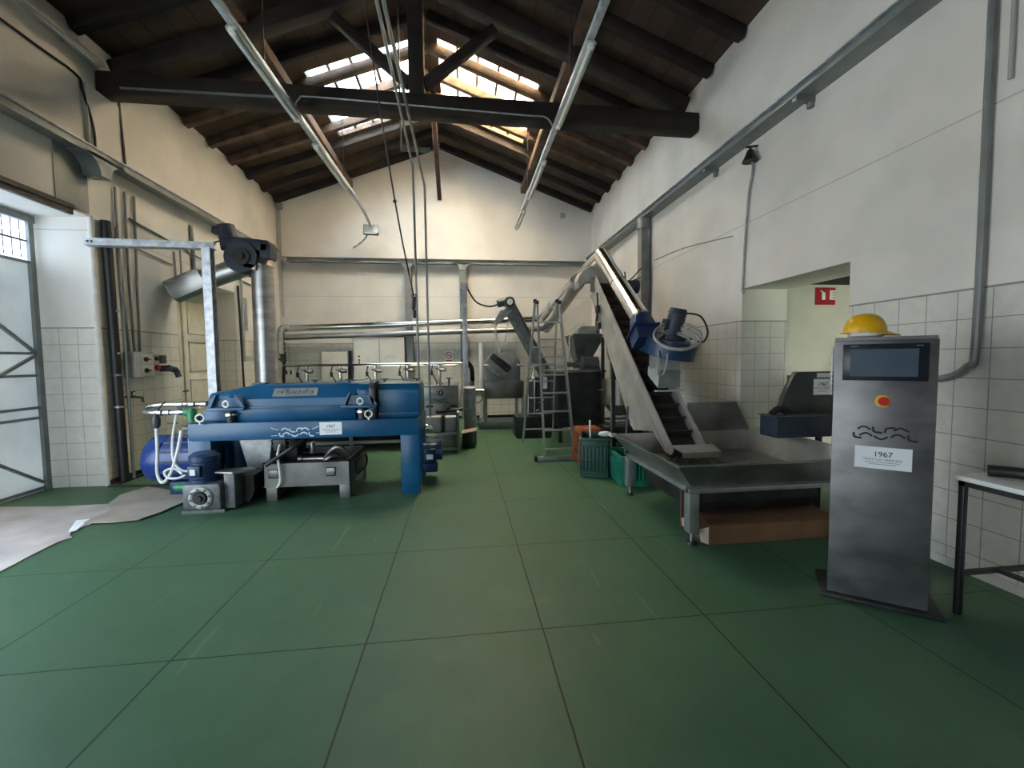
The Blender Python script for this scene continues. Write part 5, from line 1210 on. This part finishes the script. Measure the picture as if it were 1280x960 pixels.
MB().torus((-.37, 7.346, .945), (0, 1, 0), .04, .008, 24, 6).tube([(-.37, 7.344, .985), (-.40, 7.344, .945), (-.37, 7.344, .915), (-.34, 7.344, .945)], .006, 6, 4, True).tube([(-.45, 7.344, .985), (-.42, 7.344, .965)], .006, 6, 0).build('drop_emblem', 'ink', eb_)
MB().box(.02, .24, 7.6, 8.25, .0, 1.0, .012).build('side_column', 'zinc', t)
fr = MB()
for x in (-2.8, -1.92, -.98, -.14):
    for y in (7.42, 8.4): fr.box(x, x + .06, y, y + .06, 0, .5)
for y in (7.42, 8.4): fr.box(-2.8, -.08, y, y + .05, .10, .15).box(-2.8, -.08, y, y + .05, .44, .50)
fr.build('frame', 'alu', t)
MB().box(-2.75, -.98, 7.5, 8.4, .12, .40, .02).build('drip_tray', 'soot', t)
MB().tube([(-3.0, 7.66, 1.44), (-1.5, 7.66, 1.44), (.0, 7.66, 1.44)], .022, 10, 0).build('manifold', 'chrome', t)
mb = MB().tube([(-2.75, 7.62, 1.16), (-1.7, 7.62, 1.18), (-1.62, 7.62, 1.20)], .012, 8, 0).tube([(-1.5, 7.62, 1.18), (-.8, 7.62, 1.17)], .012, 8, 0); mb.build('rinse_pipe', 'zinc', t)
for x in (-2.64, -2.09, -1.50, -.95, -.40):
    vs_ = MB().cyl((x, 7.66, 1.07), (x, 7.66, 1.42), .030).cyl((x, 7.66, 1.07), (x, 7.66, 1.10), .06).cyl((x, 7.66, 1.29), (x, 7.66, 1.31), .05).build('valve', 'chrome', t)
    MB().lathe((x + .05, 7.60, 1.33), (.25, -.3, 1), [(.03, -.02), (.075, 0), (.075, .03), (.03, .05)], 16).bar((x - .06, 7.6, 1.36), (x + .13, 7.58, 1.33), .02, .02).build('handwheel', 'darkg', vs_)
    MB().tube([(x - .11, 7.6, 1.42), (x - .13, 7.58, 1.30), (x - .07, 7.58, 1.18), (x - .04, 7.6, 1.09)], .010, 8, 5).box(x - .15, x - .11, 7.58, 7.62, 1.24, 1.32).build('gauge_line', 'soot', vs_)
    MB().cyl((x + .17, 7.55, 1.07), (x + .17, 7.55, 1.18), .022).bar((x + .11, 7.55, 1.19), (x + .23, 7.55, 1.19), .025, .018).build('drain_cock', 'darkg', vs_)
# pump skid in front
t = thing('pump_skid', 'low steel skid with stainless pump and grey covers beside the blue leg', 'pump', (-.4, 7.0, 0))
fr = MB().box(-.85, -.06, 6.84, 6.88, .30, .34).box(-.85, -.06, 7.2, 7.24, .30, .34).box(-.10, -.06, 6.84, 7.24, .0, .66).box(-.85, -.06, 6.84, 6.88, .06, .10).box(-.85, -.81, 6.84, 7.24, 0, .34).box(-.85, -.06, 6.88, 7.2, .30, .31)
fr.build('frame', 'alu', t)
MB().box(-.60, -.36, 6.95, 7.2, .34, .58, .015).box(-.30, -.11, 6.95, 7.2, .34, .58, .015).build('cover', 'greyl', t)
MB().box(-.345, -.31, 6.9, 7.1, .34, .60, .01).build('divider', 'black', t)
MB().cyl((-.72, 6.92, .40), (-.50, 6.92, .40), .06).ball((-.58, 6.90, .42), .07).tube([(-.68, 6.9, .41), (-.6, 6.88, .47), (-.48, 6.88, .40)], .022, 10, 5).build('pump', 'chrome', t)
MB().box(-.40, -.13, 6.90, 7.15, .11, .29, .01).build('control_box', 'grey', t)
o = MB().tube([(-.45, 7.24, .63), (-.3, 7.25, .64), (-.18, 7.24, .65), (.0, 7.25, .67)], .03, 10, 5).ball((-.24, 7.24, .68), .035).build('hose', 'soot'); tag(o, 'dark hose lying over the grey covers of the pump skid', 'hose')
t = thing('green_box', 'small dark green plastic tub with a cardboard flap on top behind the pump skid', 'box', (.08, 7.3, 0))
MB().box(-.02, .17, 7.22, 7.50, .0, .25, .012).build('tub', 'crate', t)
MB().slab([(-.03, 7.2, .258), (.22, 7.16, .30), (.24, 7.5, .31), (-.02, 7.52, .262)], .005, (0, 0, 1)).build('cardboard_flap', 'card', t)
# ================================================================== CAMERA, LIGHT
cam = bpy.data.cameras.new('camera'); co = bpy.data.objects.new('camera', cam); C.objects.link(co)
R = Matrix(((0.99311806, -0.11657291, -0.01128128), (-0.01785121, -0.05546958, -0.99830079), (0.11574906, 0.99163193, -0.05716881)))
r_, d_, f_ = R[0].copy(), R[1].copy(), R[2].copy()
m4 = Matrix((r_, -d_, -f_)).transposed().to_4x4(); m4.translation = V((0, 0, 1.5)); co.matrix_world = m4
cam.sensor_fit = 'HORIZONTAL'; cam.sensor_width = 36; cam.lens = 36 * 532.667 / 1280; cam.clip_start = .05; cam.clip_end = 200
bpy.context.scene.camera = co

w = bpy.data.worlds.new('sky'); bpy.context.scene.world = w; w.use_nodes = True
N = w.node_tree.nodes; L = w.node_tree.links; bg = N['Background']
tc = N.new('ShaderNodeTexCoord'); sx = N.new('ShaderNodeSeparateXYZ'); L.new(tc.outputs['Generated'], sx.inputs[0])
cr = N.new('ShaderNodeValToRGB'); cr.color_ramp.elements[0].position = .0; cr.color_ramp.elements[0].color = (.55, .6, .62, 1)
cr.color_ramp.elements[1].position = .9; cr.color_ramp.elements[1].color = (.55, .76, 1.0, 1)
L.new(sx.outputs['Z'], cr.inputs['Fac']); L.new(cr.outputs['Color'], bg.inputs['Color']); bg.inputs['Strength'].default_value = 5.1
s = bpy.data.lights.new('sun', 'SUN'); s.energy = 70; s.angle = math.radians(1.5); s.color = (1, .85, .66)
so = bpy.data.objects.new('sun', s); C.objects.link(so); so.location = (12, 4, 14)
so.rotation_euler = V((-.62, .12, -.72)).to_track_quat('-Z', 'Y').to_euler()
def portal(name, p, n, sx, sy):
    a = bpy.data.lights.new(name, 'AREA'); a.shape = 'RECTANGLE'; a.size = sx; a.size_y = sy; a.cycles.is_portal = True
    o = bpy.data.objects.new(name, a); C.objects.link(o); o.location = p; o.rotation_euler = V(n).to_track_quat('-Z', 'Y').to_euler(); return o
portal('yard_daylight', (XR + 1.25, .75, 1.05), (0, 1, 0), 1.3, 2.1)
portal('entrance_daylight', (-3.2, YF - .32, 1.45), (0, 1, 0), 2.0, 2.9)
portal('gate_daylight', (XL - .73, 1.95, 1.62), (1, 0, 0), 3.2, 3.2)
sc = bpy.context.scene
sc.view_settings.view_transform = 'Standard'; sc.view_settings.look = 'None'; sc.view_settings.gamma = 1; sc.view_settings.use_curve_mapping = False
sc.view_settings.exposure = 1.1
sc.cycles.use_denoising = True
sc.cycles.max_bounces = 10; sc.cycles.diffuse_bounces = 6; sc.cycles.glossy_bounces = 5; sc.cycles.transparent_max_bounces = 10
sc.cycles.sample_clamp_indirect = 8
